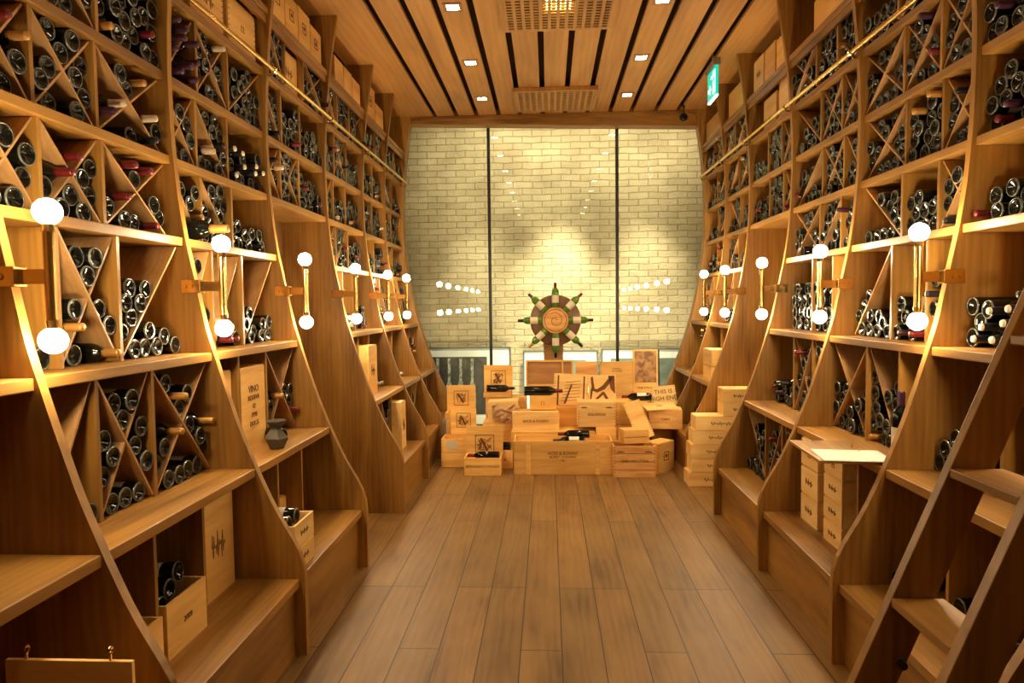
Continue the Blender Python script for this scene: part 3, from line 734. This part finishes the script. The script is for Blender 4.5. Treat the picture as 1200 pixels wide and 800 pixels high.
for i in range(3): side_crate('top-shelf crate above the right crate alcove, %s of three' % ['nearest', 'middle', 'farthest'][i], 'R', 5.24+i*.29, 5.5+i*.29, 1.72, 3.3755, [.23, .25, .26][i], mat='pineX', script=i == 2, ink='inkB', pins=False, group='crates on the right top shelf')
side_crate('long crate on the right top shelf just beyond the alcove', 'R', 6.31, 6.90, 1.72, 3.3755, .24, mat='pineX', pins=False, group='crates on the right top shelf')
side_crate('long crate on the right top shelf beside the glass wall', 'R', 7.15, 7.85, 1.72, 3.3755, .20, mat='pineX', pins=False, group='crates on the right top shelf')
side_crate('crate behind the right rail over the alcove, nearer taller one', 'R', 5.25, 5.55, 1.76, 3.0255, .29, mat='pineP', pins=False)
side_crate('crate behind the right rail over the alcove, farther one', 'R', 5.62, 5.93, 1.76, 3.0255, .24, mat='pineX', pins=False)
for i in range(3): side_crate('crate in the left stack under the paper tray, %s of three' % ['bottom', 'middle', 'top'][i], 'R', 3.73, 3.97, 1.385, .3605+i*.158, .145, depth=.32, mat='pineP', script=i != 2, seal=i == 2, ink='inkB', pins=False, group='crates stacked under the paper tray')
for i in range(4): side_crate('crate in the right stack under the paper tray, %s of four' % ['bottom', 'second lowest', 'third lowest', 'topmost open'][i], 'R', 3.40, 3.62, 1.375, .3605+i*.119, .107, depth=.32, mat='pineP', script=i != 3, seal=i == 3, ink='inkB', open_=i == 3, pins=False, group='crates stacked under the paper tray')
for i in range(2): side_crate('small crate on a low shelf beyond the right alcove, %s of two' % ['lower', 'upper'][i], 'R', 6.30, 6.62, 1.42, .8705+i*.152, .14, depth=.3, mat='pineX', pins=False)

# paper tray on the right shelf
t = thing('serving_tray', 'flat wooden board with white papers on it, jutting from the right shelf', 'tray', (1.385, 3.34, .8712), rotz=-.06)
obj('board', bbox(-.215, .205, -.235, .235, .0, .014), M['oakY'], t, bevel=.002)
bm = bmesh.new()
for y in (-.03, .06): tube(bm, (.03, y, .014), (.03, y, .034), .005, 8)
obj('peg', bm, M['brass'], t)
t = thing('paper_sheets', 'white paper sheets lying on the wooden board on the right', 'paper', (1.36, 3.24, .8858), rotz=-.12)
for i in range(3): obj('sheet', bbox(-.17, .13, -.15+.004*i, .08+.004*i, i*.0012, i*.0012+.001), M['white'], t)

# grey vase
t = thing('vase', 'small grey hourglass-necked vase on the left shelf in front of crates', 'vase', (-1.475, 3.46, .871))
bm = bmesh.new(); lathe(bm, [(0, 0), (0, .036), (.003, .04), (.050, .062), (.054, .0635), (.058, .062), (.102, .027), (.108, .026), (.140, .057), (.145, .058), (.145, .054), (.110, .022), (.102, .023), (.06, .055), (.01, .03), (.01, 0)], 6, 'z')
for f in bm.faces: f.smooth = False
obj('body', bm, M['pewter'], t)
bm = bmesh.new(); tube(bm, (0, 0, .101), (0, 0, .109), .0275, 24); obj('neck_band', bm, M['pewter'], t)
# hooks on the corner crate
for i in range(2):
    t = thing('brass_hook', 'small brass hook on the corner crate rim, %s one' % ['left', 'right'][i], 'hook', (-1.42+.225*i, 1.666, .6955))
    bm = bmesh.new(); tube(bm, (0, 0, 0), (0, 0, .018), .004, 8)
    for a in range(6):
        p = [(0, .009*math.sin(x*PI/4), .026+.009*-math.cos(x*PI/4)) for x in (a, a+1)]; tube(bm, p[0], p[1], .0032, 6)
    obj('shank', bm, M['brass'], t)

# ------------------------------------------------------------------ bottles
R0 = .0385
BODY = [(.016, 0), (.010, .012), (.003, .026), (0, .032), (.0015, .036), (.007, R0), (.185, R0), (.205, .036), (.222, .027), (.236, .0175), (.25, .0148), (.298, .0142), (.302, .012), (.302, 0)]
BODYLOW = [(.014, 0), (.0, .032), (.006, R0), (.19, R0), (.235, .0175), (.302, .0142), (.302, 0)]
CAP = [(.240, .0168), (.245, .0158), (.296, .0154), (.3035, .0135), (.304, 0)]
def bottle_mesh(name, pr, n, mat, **k):
    bm = bmesh.new(); lathe(bm, pr, n, 'x', **k); bmesh.ops.recalc_face_normals(bm, faces=bm.faces)
    me = bpy.data.meshes.new(name); bm.to_mesh(me); bm.free(); me.materials.append(mat); return me
RIM_GLINT = [(.0005, .0335), (-.0008, .0345), (-.0008, .0360), (.0014, .0378), (.0042, R0+.0003)]
ME = {'rim': bottle_mesh('base_rim_glint', RIM_GLINT, 24, M['rim']), 'body': bottle_mesh('glass_body', BODY, 24, M['glass']), 'gbody': bottle_mesh('glass_body', BODY, 24, M['green'])}
for c in ('red', 'black', 'gold', 'white', 'purple'): ME['cap_'+c] = bottle_mesh('foil_capsule', CAP, 20, M['cap_'+c])
_b = bmesh.new(); lathe(_b, CAP, 20, 'x')
for _f in _b.faces:
    if _f.calc_center_median().x > .2975: _f.material_index = 1
_m = bpy.data.meshes.new('foil_capsule'); _b.to_mesh(_m); _b.free(); _m.materials.append(M['cap_black']); _m.materials.append(M['paper']); ME['cap_tip'] = _m
for c in ('paper', 'tan', 'white'): ME['lab_'+c] = bottle_mesh('paper_label', [(.055, R0+.0004), (.150, R0+.0004)], 16, M[c], a0=-1.25, a1=1.25)
CAPN = {'red': 'red', 'black': 'black', 'gold': 'gold', 'white': 'pale', 'purple': 'purple', 'tip': 'pale-tipped black'}
def bottle(label, loc, rot, cap='black', lab='paper', s=1., group=None, body='body', name='wine_bottle'):
    t = thing(name, label, 'bottle', loc, group=group, rot=rot)
    t.scale = ((s if s > 1.2 else 1), s, s) if isinstance(s, float) else s
    for nm, me in (('glass_body', ME[body]), ('foil_capsule', ME['cap_'+cap]), ('base_rim_glint', ME['rim'])):
        link(bpy.data.objects.new(nm, me), t)
    if lab: link(bpy.data.objects.new('paper_label', ME['lab_'+lab]), t)
    return t

def clip_ok(p, lines, r, circ):
    for nx, nz, c in lines:
        if nx*p[0]+nz*p[1]-c < r-1e-5: return False
    for q in circ:
        if (p[0]-q[0])**2+(p[1]-q[1])**2 < (r+q[2]-1e-5)**2: return False
    return True
def pack(poly, n, rr, rad=None):
    """lay circles into the convex polygon one by one, each at the lowest place where it touches two supports"""
    cx = sum(p[0] for p in poly)/len(poly); cz = sum(p[1] for p in poly)/len(poly); lines = []
    for a, b in zip(poly, poly[1:]+poly[:1]):
        dx, dz = b[0]-a[0], b[1]-a[1]; L_ = math.hypot(dx, dz); nx, nz = -dz/L_, dx/L_; c = nx*a[0]+nz*a[1]
        if nx*cx+nz*cz < c: nx, nz, c = -nx, -nz, -c
        lines.append((nx, nz, c))
    out = []
    for _ in range(n):
        r = rad or rr.choice((.037, .038, .0385, .0385, .040)); r += .0006; cand = []
        for i in range(len(lines)):
            for j in range(i):
                a, b = lines[i], lines[j]; det = a[0]*b[1]-a[1]*b[0]
                if abs(det) > 1e-6:
                    ca, cb = a[2]+r, b[2]+r; cand.append(((ca*b[1]-a[1]*cb)/det, (a[0]*cb-ca*b[0])/det))
        for q in out:
            R_ = r+q[2]
            for a in lines:
                d = a[2]+r-(a[0]*q[0]+a[1]*q[1])
                if abs(d) <= R_:
                    h = math.sqrt(R_*R_-d*d)
                    for s in (-1, 1): cand.append((q[0]+a[0]*d-s*a[1]*h, q[1]+a[1]*d+s*a[0]*h))
        for i in range(len(out)):
            for j in range(i):
                p, q = out[i], out[j]; D = math.hypot(p[0]-q[0], p[1]-q[1]); A, B = r+p[2], r+q[2]
                if D < A+B and D > 1e-6:
                    k = (A*A-B*B+D*D)/(2*D); h2 = A*A-k*k
                    if h2 < 0: continue
                    h = math.sqrt(h2); ux, uz = (q[0]-p[0])/D, (q[1]-p[1])/D
                    for s in (-1, 1): cand.append((p[0]+ux*k-s*uz*h, p[1]+uz*k+s*ux*h))
        cand = [c for c in cand if clip_ok(c, lines, r, out)]
        if not cand: break
        lo = min(c[1] for c in cand); cand = [c for c in cand if c[1] < lo+.012]
        c = rr.choice(cand); out.append((c[0], c[1], r))
    return [(a, b, r-.0006) for a, b, r in out]

# how full each cell is; numbers are bottles per wedge (top/left/right/bottom) or per triangle (upper, lower) or one heap
FILL = {
    ('L', 2, 2, 0): [4], ('L', 2, 2, 1): [4, 2, 2, 2], ('L', 2, 2, 2): [6, 6],
    ('L', 2, 1, 0): [2, 1], ('L', 2, 1, 1): [5, 4, 4, 3], ('L', 2, 1, 2): [4, 3, 4, 4],
    ('L', 2, 0, 0): [0], ('L', 2, 0, 1): [0], ('L', 2, 0, 2): [0],
    ('L', 3, 0, 0): [0], ('L', 3, 0, 1): [0], ('L', 3, 0, 2): [0], ('L', 3, 1, 0): [0], ('L', 3, 1, 1): [0], ('L', 3, 1, 2): [0, 4, 4, 0],
    ('L', 3, 2, 0): [2, 1, 1, 0], ('L', 3, 2, 1): [1, 4], ('L', 3, 2, 2): [2, 7], ('L', 3, 3, 2): [10],
    ('L', 3, 6, 0): [0], ('L', 3, 6, 1): [0], ('L', 3, 6, 2): [0], ('L', 4, 6, 0): [8], ('L', 4, 6, 1): [0], ('L', 4, 6, 2): [9],
    ('L', 5, 1, 0): [0], ('L', 5, 1, 1): [0], ('L', 5, 1, 2): [5], ('L', 5, 0, 1): [0], ('L', 5, 0, 2): [0],
    ('R', 2, 1, 0): [0], ('R', 2, 1, 1): [4, 5], ('R', 2, 1, 2): [10], ('R', 2, 2, 0): [12], ('R', 2, 2, 1): [14], ('R', 2, 2, 2): [14], ('L', 2, 5, 2): [18],
    ('R', 2, 0, 0): [4], ('R', 2, 0, 1): [5], ('R', 2, 0, 2): [2],
    ('R', 3, 0, 0): [5], ('R', 3, 0, 1): [0], ('R', 3, 0, 2): [0], ('R', 3, 1, 0): [0], ('R', 3, 1, 1): [4, 9], ('R', 3, 1, 2): [0, 3, 4, 5],
    ('R', 3, 2, 0): [4, 3], ('R', 3, 2, 1): [9], ('R', 3, 2, 2): [3, 7], ('R', 3, 3, 1): [9], ('R', 4, 2, 0): [4], ('R', 4, 2, 1): [12], ('R', 4, 2, 2): [12],
    ('R', 5, 6, 0): [0], ('R', 5, 6, 1): [0], ('R', 5, 6, 2): [0], ('L', 1, 0, 0): [0], ('L', 1, 0, 1): [0], ('L', 1, 0, 2): [0], ('L', 1, 1, 0): [0], ('L', 1, 1, 1): [0], ('L', 1, 1, 2): [0],
    ('R', 6, 1, 0): [0], ('L', 6, 0, 0): [4], ('L', 6, 0, 1): [5], ('L', 7, 0, 0): [5]}
NECK = {('L', 2, 1, 2): 3, ('L', 2, 2, 1): 2, ('R', 2, 2, 1): 8, ('R', 2, 2, 2): 8, ('R', 2, 1, 2): 3, ('L', 3, 2, 1): 4, ('L', 3, 4, 2): 7, ('L', 3, 4, 1): 2, ('L', 3, 5, 0): 9,
        ('L', 2, 3, 2): 4, ('L', 2, 3, 1): 2, ('L', 2, 4, 2): 5, ('L', 2, 4, 0): 3, ('R', 3, 2, 0): 3, ('R', 3, 2, 1): 3, ('L', 6, 1, 1): 5, ('L', 7, 1, 0): 9, ('L', 5, 1, 2): 5, ('R', 7, 1, 0): 9}
BOT = []
for (side, bay, lv, j), (lat, a, b, zb, zt, xf) in sorted(LAT.items()):
    rr = random.Random(hash((ord(side), bay, lv, j)) & 0xffff)
    A, B, C, D = (a, zb), (b, zb), (b, zt), (a, zt); t = .0052
    mid = ((a+b)/2, (zb+zt)/2)
    big = 99
    def inset(poly, tt=t):
        cx = sum(p[0] for p in poly)/len(poly); cz = sum(p[1] for p in poly)/len(poly)
        return [(p[0]+(cx-p[0])*0, p[1]) for p in poly]
    W, H = b-a, zt-zb
    dg = t*math.hypot(W, H)   # offset of a diagonal measured along an axis
    if lat == 'X':
        ox, oz = dg/H, dg/W
        polys = [[(a+ox, zt), (b-ox, zt), (mid[0], mid[1]+oz)], [(a, zb+oz), (mid[0]-ox, mid[1]), (a, zt-oz)], [(b, zb+oz), (b, zt-oz), (mid[0]+ox, mid[1])], [(a+ox, zb), (b-ox, zb), (mid[0], mid[1]-oz)]]
        dflt = [rr.choice((3, 4, 5)), rr.choice((2, 3, 3)), rr.choice((2, 3, 3)), rr.choice((2, 3, 3))]
    elif lat in 'FB':
        ox, oz = dg/H, dg/W
        if lat == 'F': polys = [[(a, zb+oz), (b-ox, zt), (a, zt)], [(a+ox, zb), (b, zb), (b, zt-oz)]]
        else: polys = [[(a+ox, zt), (b, zb+oz), (b, zt)], [(a, zb), (b-ox, zb), (a, zt-oz)]]
        dflt = [rr.choice((4, 6, 7, 8)), rr.choice((4, 5, 6, 8))]
    else:
        polys = [[A, B, C, D]]; dflt = [rr.choice((9, 12, 14, 16)) if lv > 2 else rr.choice((4, 7, 11))]
    fill = FILL.get((side, bay, lv, j), dflt)
    if len(fill) != len(polys): fill = dflt
    cell = []
    for wi, (poly, n) in enumerate(zip(polys, fill)):
        block = (side, bay, lv) == ('R', 4, 2) and j > 0
        got = [(a+.052+.104*c_, zb+.0415+.083*r_, .041) for c_ in range(3 if j == 1 else 4) for r_ in range(4)] if block else pack(poly, n, rr)
        for (y, z, r) in got:
            cell.append(dict(side=side, bay=bay, lv=lv, j=j, y=y, z=z, r=r, xf=xf, w=wi))
    nn = NECK.get((side, bay, lv, j))
    for q in cell: q['neck'] = rr.random() < (.075 if nn is None and (side, bay, lv) != ('R', 4, 2) else 0); q['cap'] = rr.choice(['black', 'black', 'red', 'red', 'gold', 'white', 'purple'])
    if nn:
        idx = list(range(len(cell))); rr.shuffle(idx)
        cc = {('L', 2, 1, 2): 'gold', ('L', 2, 2, 1): 'gold', ('R', 2, 2, 1): 'black', ('R', 2, 2, 2): 'tip', ('L', 3, 4, 2): 'tip', ('L', 2, 3, 2): 'red', ('L', 2, 3, 1): 'red', ('L', 7, 1, 0): 'red', ('L', 3, 5, 0): 'purple'}.get((side, bay, lv, j))
        for i in idx[:nn]:
            cell[i]['neck'] = True
            if cc: cell[i]['cap'] = cc
    # rows for the labels
    cell.sort(key=lambda q: (round(q['z']/.03), q['y']))
    rows_ = []
    for q in cell:
        if rows_ and q['z']-rows_[-1][0]['z'] < .022: rows_[-1].append(q)
        else: rows_.append([q])
    for ri, rw_ in enumerate(rows_):
        rw_.sort(key=lambda q: q['y'])
        for k_, q in enumerate(rw_): q['row'] = ri; q['k'] = k_; q['nrow'] = len(rows_); q['nk'] = len(rw_)
    for q in cell:
        q['dx'] = rr.uniform(-.012, .015); q['lab'] = rr.choice(['paper', 'paper', 'white', 'tan']); q['roll'] = rr.uniform(0, 2*PI)
        BOT.append(q)

# camera
f_px, pitch, yaw, roll, camx = 802.6, .0532, -.0531, -.0115, -.0585
F = Vector((math.sin(yaw)*math.cos(pitch), math.cos(yaw)*math.cos(pitch), -math.sin(pitch)))
Rr = Vector((math.cos(yaw), -math.sin(yaw), 0)); U = Rr.cross(F)
R2 = Rr*math.cos(roll)+U*math.sin(roll); U2 = -Rr*math.sin(roll)+U*math.cos(roll)
cam = bpy.data.cameras.new('camera'); co = bpy.data.objects.new('camera', cam); COL.objects.link(co); SC.camera = co
cam.sensor_width = 36; cam.lens = f_px*36/1200; cam.clip_start = .05
co.matrix_world = Matrix(((R2.x, U2.x, -F.x, camx), (R2.y, U2.y, -F.y, 0), (R2.z, U2.z, -F.z, 1.6), (0, 0, 0, 1)))
CP = Vector((camx, 0, 1.6))
def px(P):
    d = Vector(P)-CP; w = d.dot(F)
    return (600+f_px*d.dot(R2)/w, 400-f_px*d.dot(U2)/w, w) if w > .1 else (-999, -999, 0)
bpy.context.view_layer.update()
dgr = bpy.context.evaluated_depsgraph_get()
for q in BOT:
    sg = -1 if q['side'] == 'L' else 1
    out = .035 if q['neck'] else -.0
    q['x0'] = sg*(q['xf']+.012+q['dx'])          # where a base-out bottle's base sits
    P = Vector((sg*(q['xf']+.005), q['y'], q['z'])); u, v, w = px(P)
    q['score'] = 0
    if -10 < u < 1210 and -10 < v < 810:
        n = 0
        for dy, dz in ((0, 0), (.02, .015), (-.02, .015), (0, -.02), (0, .03)):
            T = P+Vector((-sg*.012, dy, dz)); d = T-CP
            hit = SC.ray_cast(dgr, CP, d.normalized(), distance=d.length-.02)
            if not hit[0]: n += 1
        q['score'] = n/5*(q['r']/w)**2*(1.5 if q['neck'] else 1)*(.5+abs(P.x-CP.x)/w)
order = sorted(BOT, key=lambda q: -q['score'])
NIND = 285
ind = order[:NIND]; rest = order[NIND:]
LV = ['lowest', 'second', 'third', 'fourth', 'fifth', 'sixth', 'seventh']
ORD = ['bottom row', 'second row', 'third row', 'fourth row', 'fifth row', 'sixth row', 'seventh row', 'eighth row', 'ninth row', 'tenth row', 'eleventh row', 'twelfth row']
KN = ['near', 'second', 'third', 'fourth', 'fifth', 'sixth', 'seventh', 'eighth']
CN = {3: ['near cell', 'middle cell', 'far cell'], 2: ['near cell', 'far cell']}
for q in ind:
    sg = -1 if q['side'] == 'L' else 1
    kind = (CAPN[q['cap']]+'-capped' if q['cap'] != 'tip' else 'white-tipped') if q['neck'] else 'dark'
    pos = ORD[min(q['row'], 11)]
    if q['nk'] > 1: pos += ' '+(KN[q['k']] if q['k'] else 'nearest')+('' if q['k'] in (0,) else ' along')
    nc = 2 if q['bay'] >= 6 else 3
    label = '%s bottle, %s, %s, %s shelf, %s' % (kind, pos, CN[nc][q['j']], LV[q['lv']], BAYNAME[q['side'], q['bay']])
    if q['neck']: loc = (sg*(q['xf']+.012+q['dx']+.255), q['y'], q['z']); rz = 0 if sg < 0 else PI
    else: loc = (q['x0'], q['y'], q['z']); rz = PI if sg < 0 else 0
    s = q['r']/R0
    o = bottle(label, loc, Matrix.Rotation(rz, 3, 'Z').to_euler(), q['cap'], q['lab'], (1., s, s), group='wine bottles lying in the %s racks' % ('left' if sg < 0 else 'right'))
    o.rotation_euler = (Matrix.Rotation(rz, 3, 'Z') @ Matrix.Rotation(q['roll'], 3, 'X')).to_euler()

# everything beyond that: one object
CM = {'red': 1, 'black': 2, 'gold': 3, 'white': 4, 'purple': 5, 'tip': 2}
V, Fc, MI = [], [], []
def emit(pr, n, mat, mi):
    base = len(V); rings = []
    for t_, r_ in pr:
        if r_ < 1e-6: V.append(tuple(mat @ Vector((t_, 0, 0)))); rings.append([len(V)-1])
        else:
            R_ = []
            for i in range(n):
                a_ = 2*PI*i/n; V.append(tuple(mat @ Vector((t_, r_*math.cos(a_), r_*math.sin(a_))))); R_.append(len(V)-1)
            rings.append(R_)
    for A_, B_ in zip(rings, rings[1:]):
        for i in range(n):
            j_ = (i+1) % n
            if len(A_) == 1: Fc.append((A_[0], B_[j_], B_[i]))
            elif len(B_) == 1: Fc.append((A_[i], A_[j_], B_[0]))
            else: Fc.append((A_[i], A_[j_], B_[j_], B_[i]))
            MI.append(mi)
for q in rest:
    sg = -1 if q['side'] == 'L' else 1; s = q['r']/R0
    if q['neck']: loc = (sg*(q['xf']+.012+q['dx']+.255), q['y'], q['z']); rz = 0 if sg < 0 else PI
    else: loc = (q['x0'], q['y'], q['z']); rz = PI if sg < 0 else 0
    mat = Matrix.Translation(loc) @ Matrix.Rotation(rz, 4, 'Z') @ Matrix.Diagonal((1, s, s, 1))
    n = 14 if q['y'] < 5.3 else 10
    emit(BODY if q['y'] < 5 else BODYLOW, n, mat, 0)
    if q['neck']: emit(CAP, 10, mat, CM[q['cap']])
    else: emit(RIM_GLINT, n, mat, 6)
me = bpy.data.meshes.new('wine_bottles'); me.from_pydata(V, [], Fc)
for m_ in ('glass', 'cap_red', 'cap_black', 'cap_gold', 'cap_white', 'cap_purple', 'rim'): me.materials.append(M[m_])
me.polygons.foreach_set('material_index', MI); me.polygons.foreach_set('use_smooth', [True]*len(MI)); me.update()
bm = bmesh.new(); bm.from_mesh(me); bmesh.ops.recalc_face_normals(bm, faces=bm.faces); bm.to_mesh(me); bm.free()
so = link(bpy.data.objects.new('distant_wine_bottles', me)); tag(so, 'dense mass of small dark wine bottles filling the more distant rack cells', 'bottles'); so['kind'] = 'stuff'

# single bottles elsewhere
def lying(label, x, y, z, ang, cap, lab='paper', s=1., elev=0., group=None, roll=0., body='body'):
    """base at (x, y, z) axis height, neck pointing along ang (0 = +x, pi/2 = away)"""
    o = bottle(label, (x, y, z), (0, 0, 0), cap, lab, s, group=group, body=body)
    o.rotation_euler = (Matrix.Rotation(ang, 3, 'Z') @ Matrix.Rotation(-elev, 3, 'Y') @ Matrix.Rotation(roll, 3, 'X')).to_euler(); return o
lying('dark red-necked bottle lying in the front left open emblem box', -.535, 6.46, .168, PI, 'red', None)
lying('dark bottle lying in the small emblem box high on the pile', -.73, 7.37, .700, 0, 'black', None)
lying('long dark bottle with maroon neck lying on the small square-marked box', -.31, 7.03, .713, -.02, 'red', None, s=1.3)
lying('dark red-capped bottle lying on top of the big floor crate', .33, 6.60, .346, PI, 'red', None)
lying('white-labelled bottle half sunk in the big floor crate', .28, 6.50, .300, PI, 'black', 'white', roll=PI/2)
lying('red-necked bottle lying on the lettered crate at the right of the pile', 1.0, 7.10, .640, PI, 'red', 'white', roll=PI/2)
lying('dark bottle lying in the gap right of the front emblem box', -.44, 6.70, .21, PI, 'black', None)
t = crate('small white-marked box between the emblem box and the big crate', -.51, 6.62, 0, .19, .22, .165, mat='pineP', words=['4.18'], wsize=.03, pins=False)
lying('dark bottle lying beside the grey vase', -1.50, 3.60, .91, PI-.5, 'black', None)
for i in range(2):
    lying('white-labelled bottle in the open step crate, %s one' % ['nearer', 'farther'][i], -1.29, 3.13+.10*i, .575+.012*i, PI, 'black', 'white', elev=.0, roll=PI/2-.3, group='bottles in the open step crate')
for i in range(3):
    lying('labelled bottle in the open crate of the nearest left bay, %s' % ['nearest', 'middle', 'farthest and highest'][i], -1.455-.01*i, 2.335+.078*i, .530+.035*i, PI, 'black', 'white', elev=-.05*i, roll=PI/2-.3, group='bottles in the open crate')
o = bottle('tall bottle standing upright on the right shelf behind the paper tray', (1.53, 3.16, .871), (0, -PI/2, 0), 'purple', 'paper'); o.scale = (1.06, 1., 1.); o.rotation_euler = (Matrix.Rotation(-PI/2, 3, 'Y') @ Matrix.Rotation(0, 3, 'X')).to_euler()
o.rotation_euler = (Matrix.Rotation(2.6, 3, 'Z') @ Matrix.Rotation(-PI/2, 3, 'Y')).to_euler()
bm = bmesh.new()
lying('big magnum lying with its black body out in the vase bay, fourth shelf', -1.99, 3.22, 1.980, .0, 'gold', None, s=1.35)
for i in range(3):
    lying('large dark bottle neck-out behind the ladder, %s' % ['nearest with a pale label', 'middle one', 'farthest one'][i], 1.90, 2.06+.09*i, .952, PI, ['red', 'black', 'gold'][i], 'tan', s=1.1, roll=-PI/2, group='neck-out bottles behind the ladder')

# ------------------------------------------------------------------ bottle wheel on its post
post = thing('wheel_post', 'brown wooden post carrying the bottle wheel, rising from the crate pile', 'post', (.0, 7.96, 0))
obj('board', bbox(-.113, .112, -.03, .03, 0, 1.36), M['pineB'], post, bevel=.003)
bm = bmesh.new(); tube(bm, (.03, -.035, 1.06), (.03, -.06, 1.06), .014, 12); obj('knob', bm, M['black'], post)
WC = Vector((.025, 7.90, 1.42))
wh = thing('bottle_wheel', 'round wooden wheel like a ship helm, ringed by eight green bottles', 'wheel', tuple(WC))
bm = bmesh.new(); lathe(bm, [(-.02, 0), (-.02, .285), (-.016, .292), (.016, .292), (.02, .285), (.02, 0)], 48, 'x', mat=Matrix.Rotation(PI/2, 4, 'Z'))
obj('disc', bm, wood('weathered_stave', (.10, .045, .02), (.24, .125, .06), 'Z', scale=1.5), wh)
bm = bmesh.new(); lathe(bm, [(-.085, 0), (-.085, .142), (-.08, .15), (-.022, .15)], 40, 'x', mat=Matrix.Rotation(PI/2, 4, 'Z'))
hub = obj('hub_medallion', bm, M['pineO'], wh)
bm = bmesh.new()
for r_ in (.128,):
    for i in range(40):
        a0, a1 = 2*PI*i/40, 2*PI*(i+1)/40
        prism(bm, [(r_*math.cos(a0), r_*math.sin(a0)), (r_*math.cos(a1), r_*math.sin(a1)), ((r_-.006)*math.cos(a1), (r_-.006)*math.sin(a1)), ((r_-.006)*math.cos(a0), (r_-.006)*math.sin(a0))], 'y', -.0865, -.0845)
for i in range(26):
    a0 = i*.33; ra = .018+.0030*i; a1 = a0+.33; rb = ra+.003
    prism(bm, [(ra*math.cos(a0), ra*math.sin(a0)), (rb*math.cos(a1), rb*math.sin(a1)), ((rb-.006)*math.cos(a1), (rb-.006)*math.sin(a1)), ((ra-.006)*math.cos(a0), (ra-.006)*math.sin(a0))], 'y', -.0875, -.0845)
obj('carved_crest', bm, M['inkB'], hub)
bm = bmesh.new()
for s in (-1, 1): tube(bm, (s*.075, -.045, -.25), (0, -.06, -.335), .004, 6)
tube(bm, (0, -.06, -.335), (0, -.02, -.36), .004, 6); obj('wire_loop', bm, M['brass'], wh)
clock = ['three', 'half past one', 'twelve', 'half past ten', 'nine', 'half past seven', 'six', 'half past four']
for k in range(8):
    a = k*PI/4; d = Vector((math.cos(a), 0, math.sin(a)))
    P = WC+d*(.150)+Vector((0, -.060, 0))
    o = bottle('green bottle on the wheel pointing to %s o\'clock' % clock[k] if 'half' not in clock[k] else 'green bottle on the wheel pointing to %s' % clock[k], tuple(P), (0, 0, 0),
               ['black', 'red', 'red', 'black', 'black', 'gold', 'black', 'black'][k], 'paper', (.92, 1.08, 1.08), group='green bottles around the wheel', body='gbody')
    o.rotation_euler = (Matrix.Rotation(-a, 3, 'Y') @ Matrix.Rotation(PI, 3, 'X')).to_euler()
    for ch in o.children:
        if ch.name.startswith('paper_label'): ch.rotation_euler = (PI, 0, 0) if False else (0, 0, 0)

# ------------------------------------------------------------------ light
EXPO = 0.0
M['bulb'].node_tree.nodes['Principled BSDF'].inputs['Emission Strength'].default_value = 215
M['spot'].node_tree.nodes['Principled BSDF'].inputs['Emission Strength'].default_value = 60
def spot(loc, target, power, size, col, blend=.6, rad=.04):
    l = bpy.data.lights.new('spot', 'SPOT'); l.energy = power; l.spot_size = size; l.spot_blend = blend; l.color = col; l.shadow_soft_size = rad
    o = bpy.data.objects.new('spot_lamp', l); COL.objects.link(o); o.location = loc
    o.rotation_euler = (Vector(target)-Vector(loc)).to_track_quat('-Z', 'Y').to_euler(); return o
for x in (-.735, .785):
    for y in DLY: spot((x, y, CEIL-.02), (x, y, 0), (48 if y > 4.6 else 5), 1.9, (1, .74, .40), .8)
def area(loc, rot, sx, sy, p, col):
    l = bpy.data.lights.new('fill_strip', 'AREA'); l.shape = 'RECTANGLE'; l.size = sx; l.size_y = sy; l.energy = p; l.color = col
    o = bpy.data.objects.new('added_fill_strip', l); COL.objects.link(o); o.location = loc; o.rotation_euler = rot; return o
area((.25, 8.36, 3.98), (.50, 0, 0), 3.2, .08, 62, (1, .90, .70))  # added fill, no real fixture: evens the light down the brick
area((.30, 8.42, .12), (PI-.30, 0, 0), 1.7, .08, 46, (1, .90, .70))  # added unseen uplight, brightens the lower brick wall
for x, p in ((-.95, 420), (.10, 1500), (1.25, 800)): spot((x, 8.30, 3.9), (x, 9.2, .05), p, .86, (1, .90, .70), 1., .08)
w = bpy.data.worlds.new('world'); SC.world = w; w.use_nodes = True
w.node_tree.nodes['Background'].inputs[0].default_value = (1, .75, .45, 1); w.node_tree.nodes['Background'].inputs[1].default_value = .006
SC.view_settings.view_transform = 'Standard'; SC.view_settings.look = 'None'; SC.view_settings.gamma = 1; SC.view_settings.use_curve_mapping = False
SC.view_settings.exposure = EXPO
SC.cycles.max_bounces = 7; SC.cycles.diffuse_bounces = 4; SC.cycles.glossy_bounces = 3; SC.cycles.transparent_max_bounces = 8
SC.cycles.caustics_reflective = False; SC.cycles.caustics_refractive = False
SC.cycles.sample_clamp_indirect = 6; SC.cycles.use_denoising = True
SC.cycles.use_light_tree = True
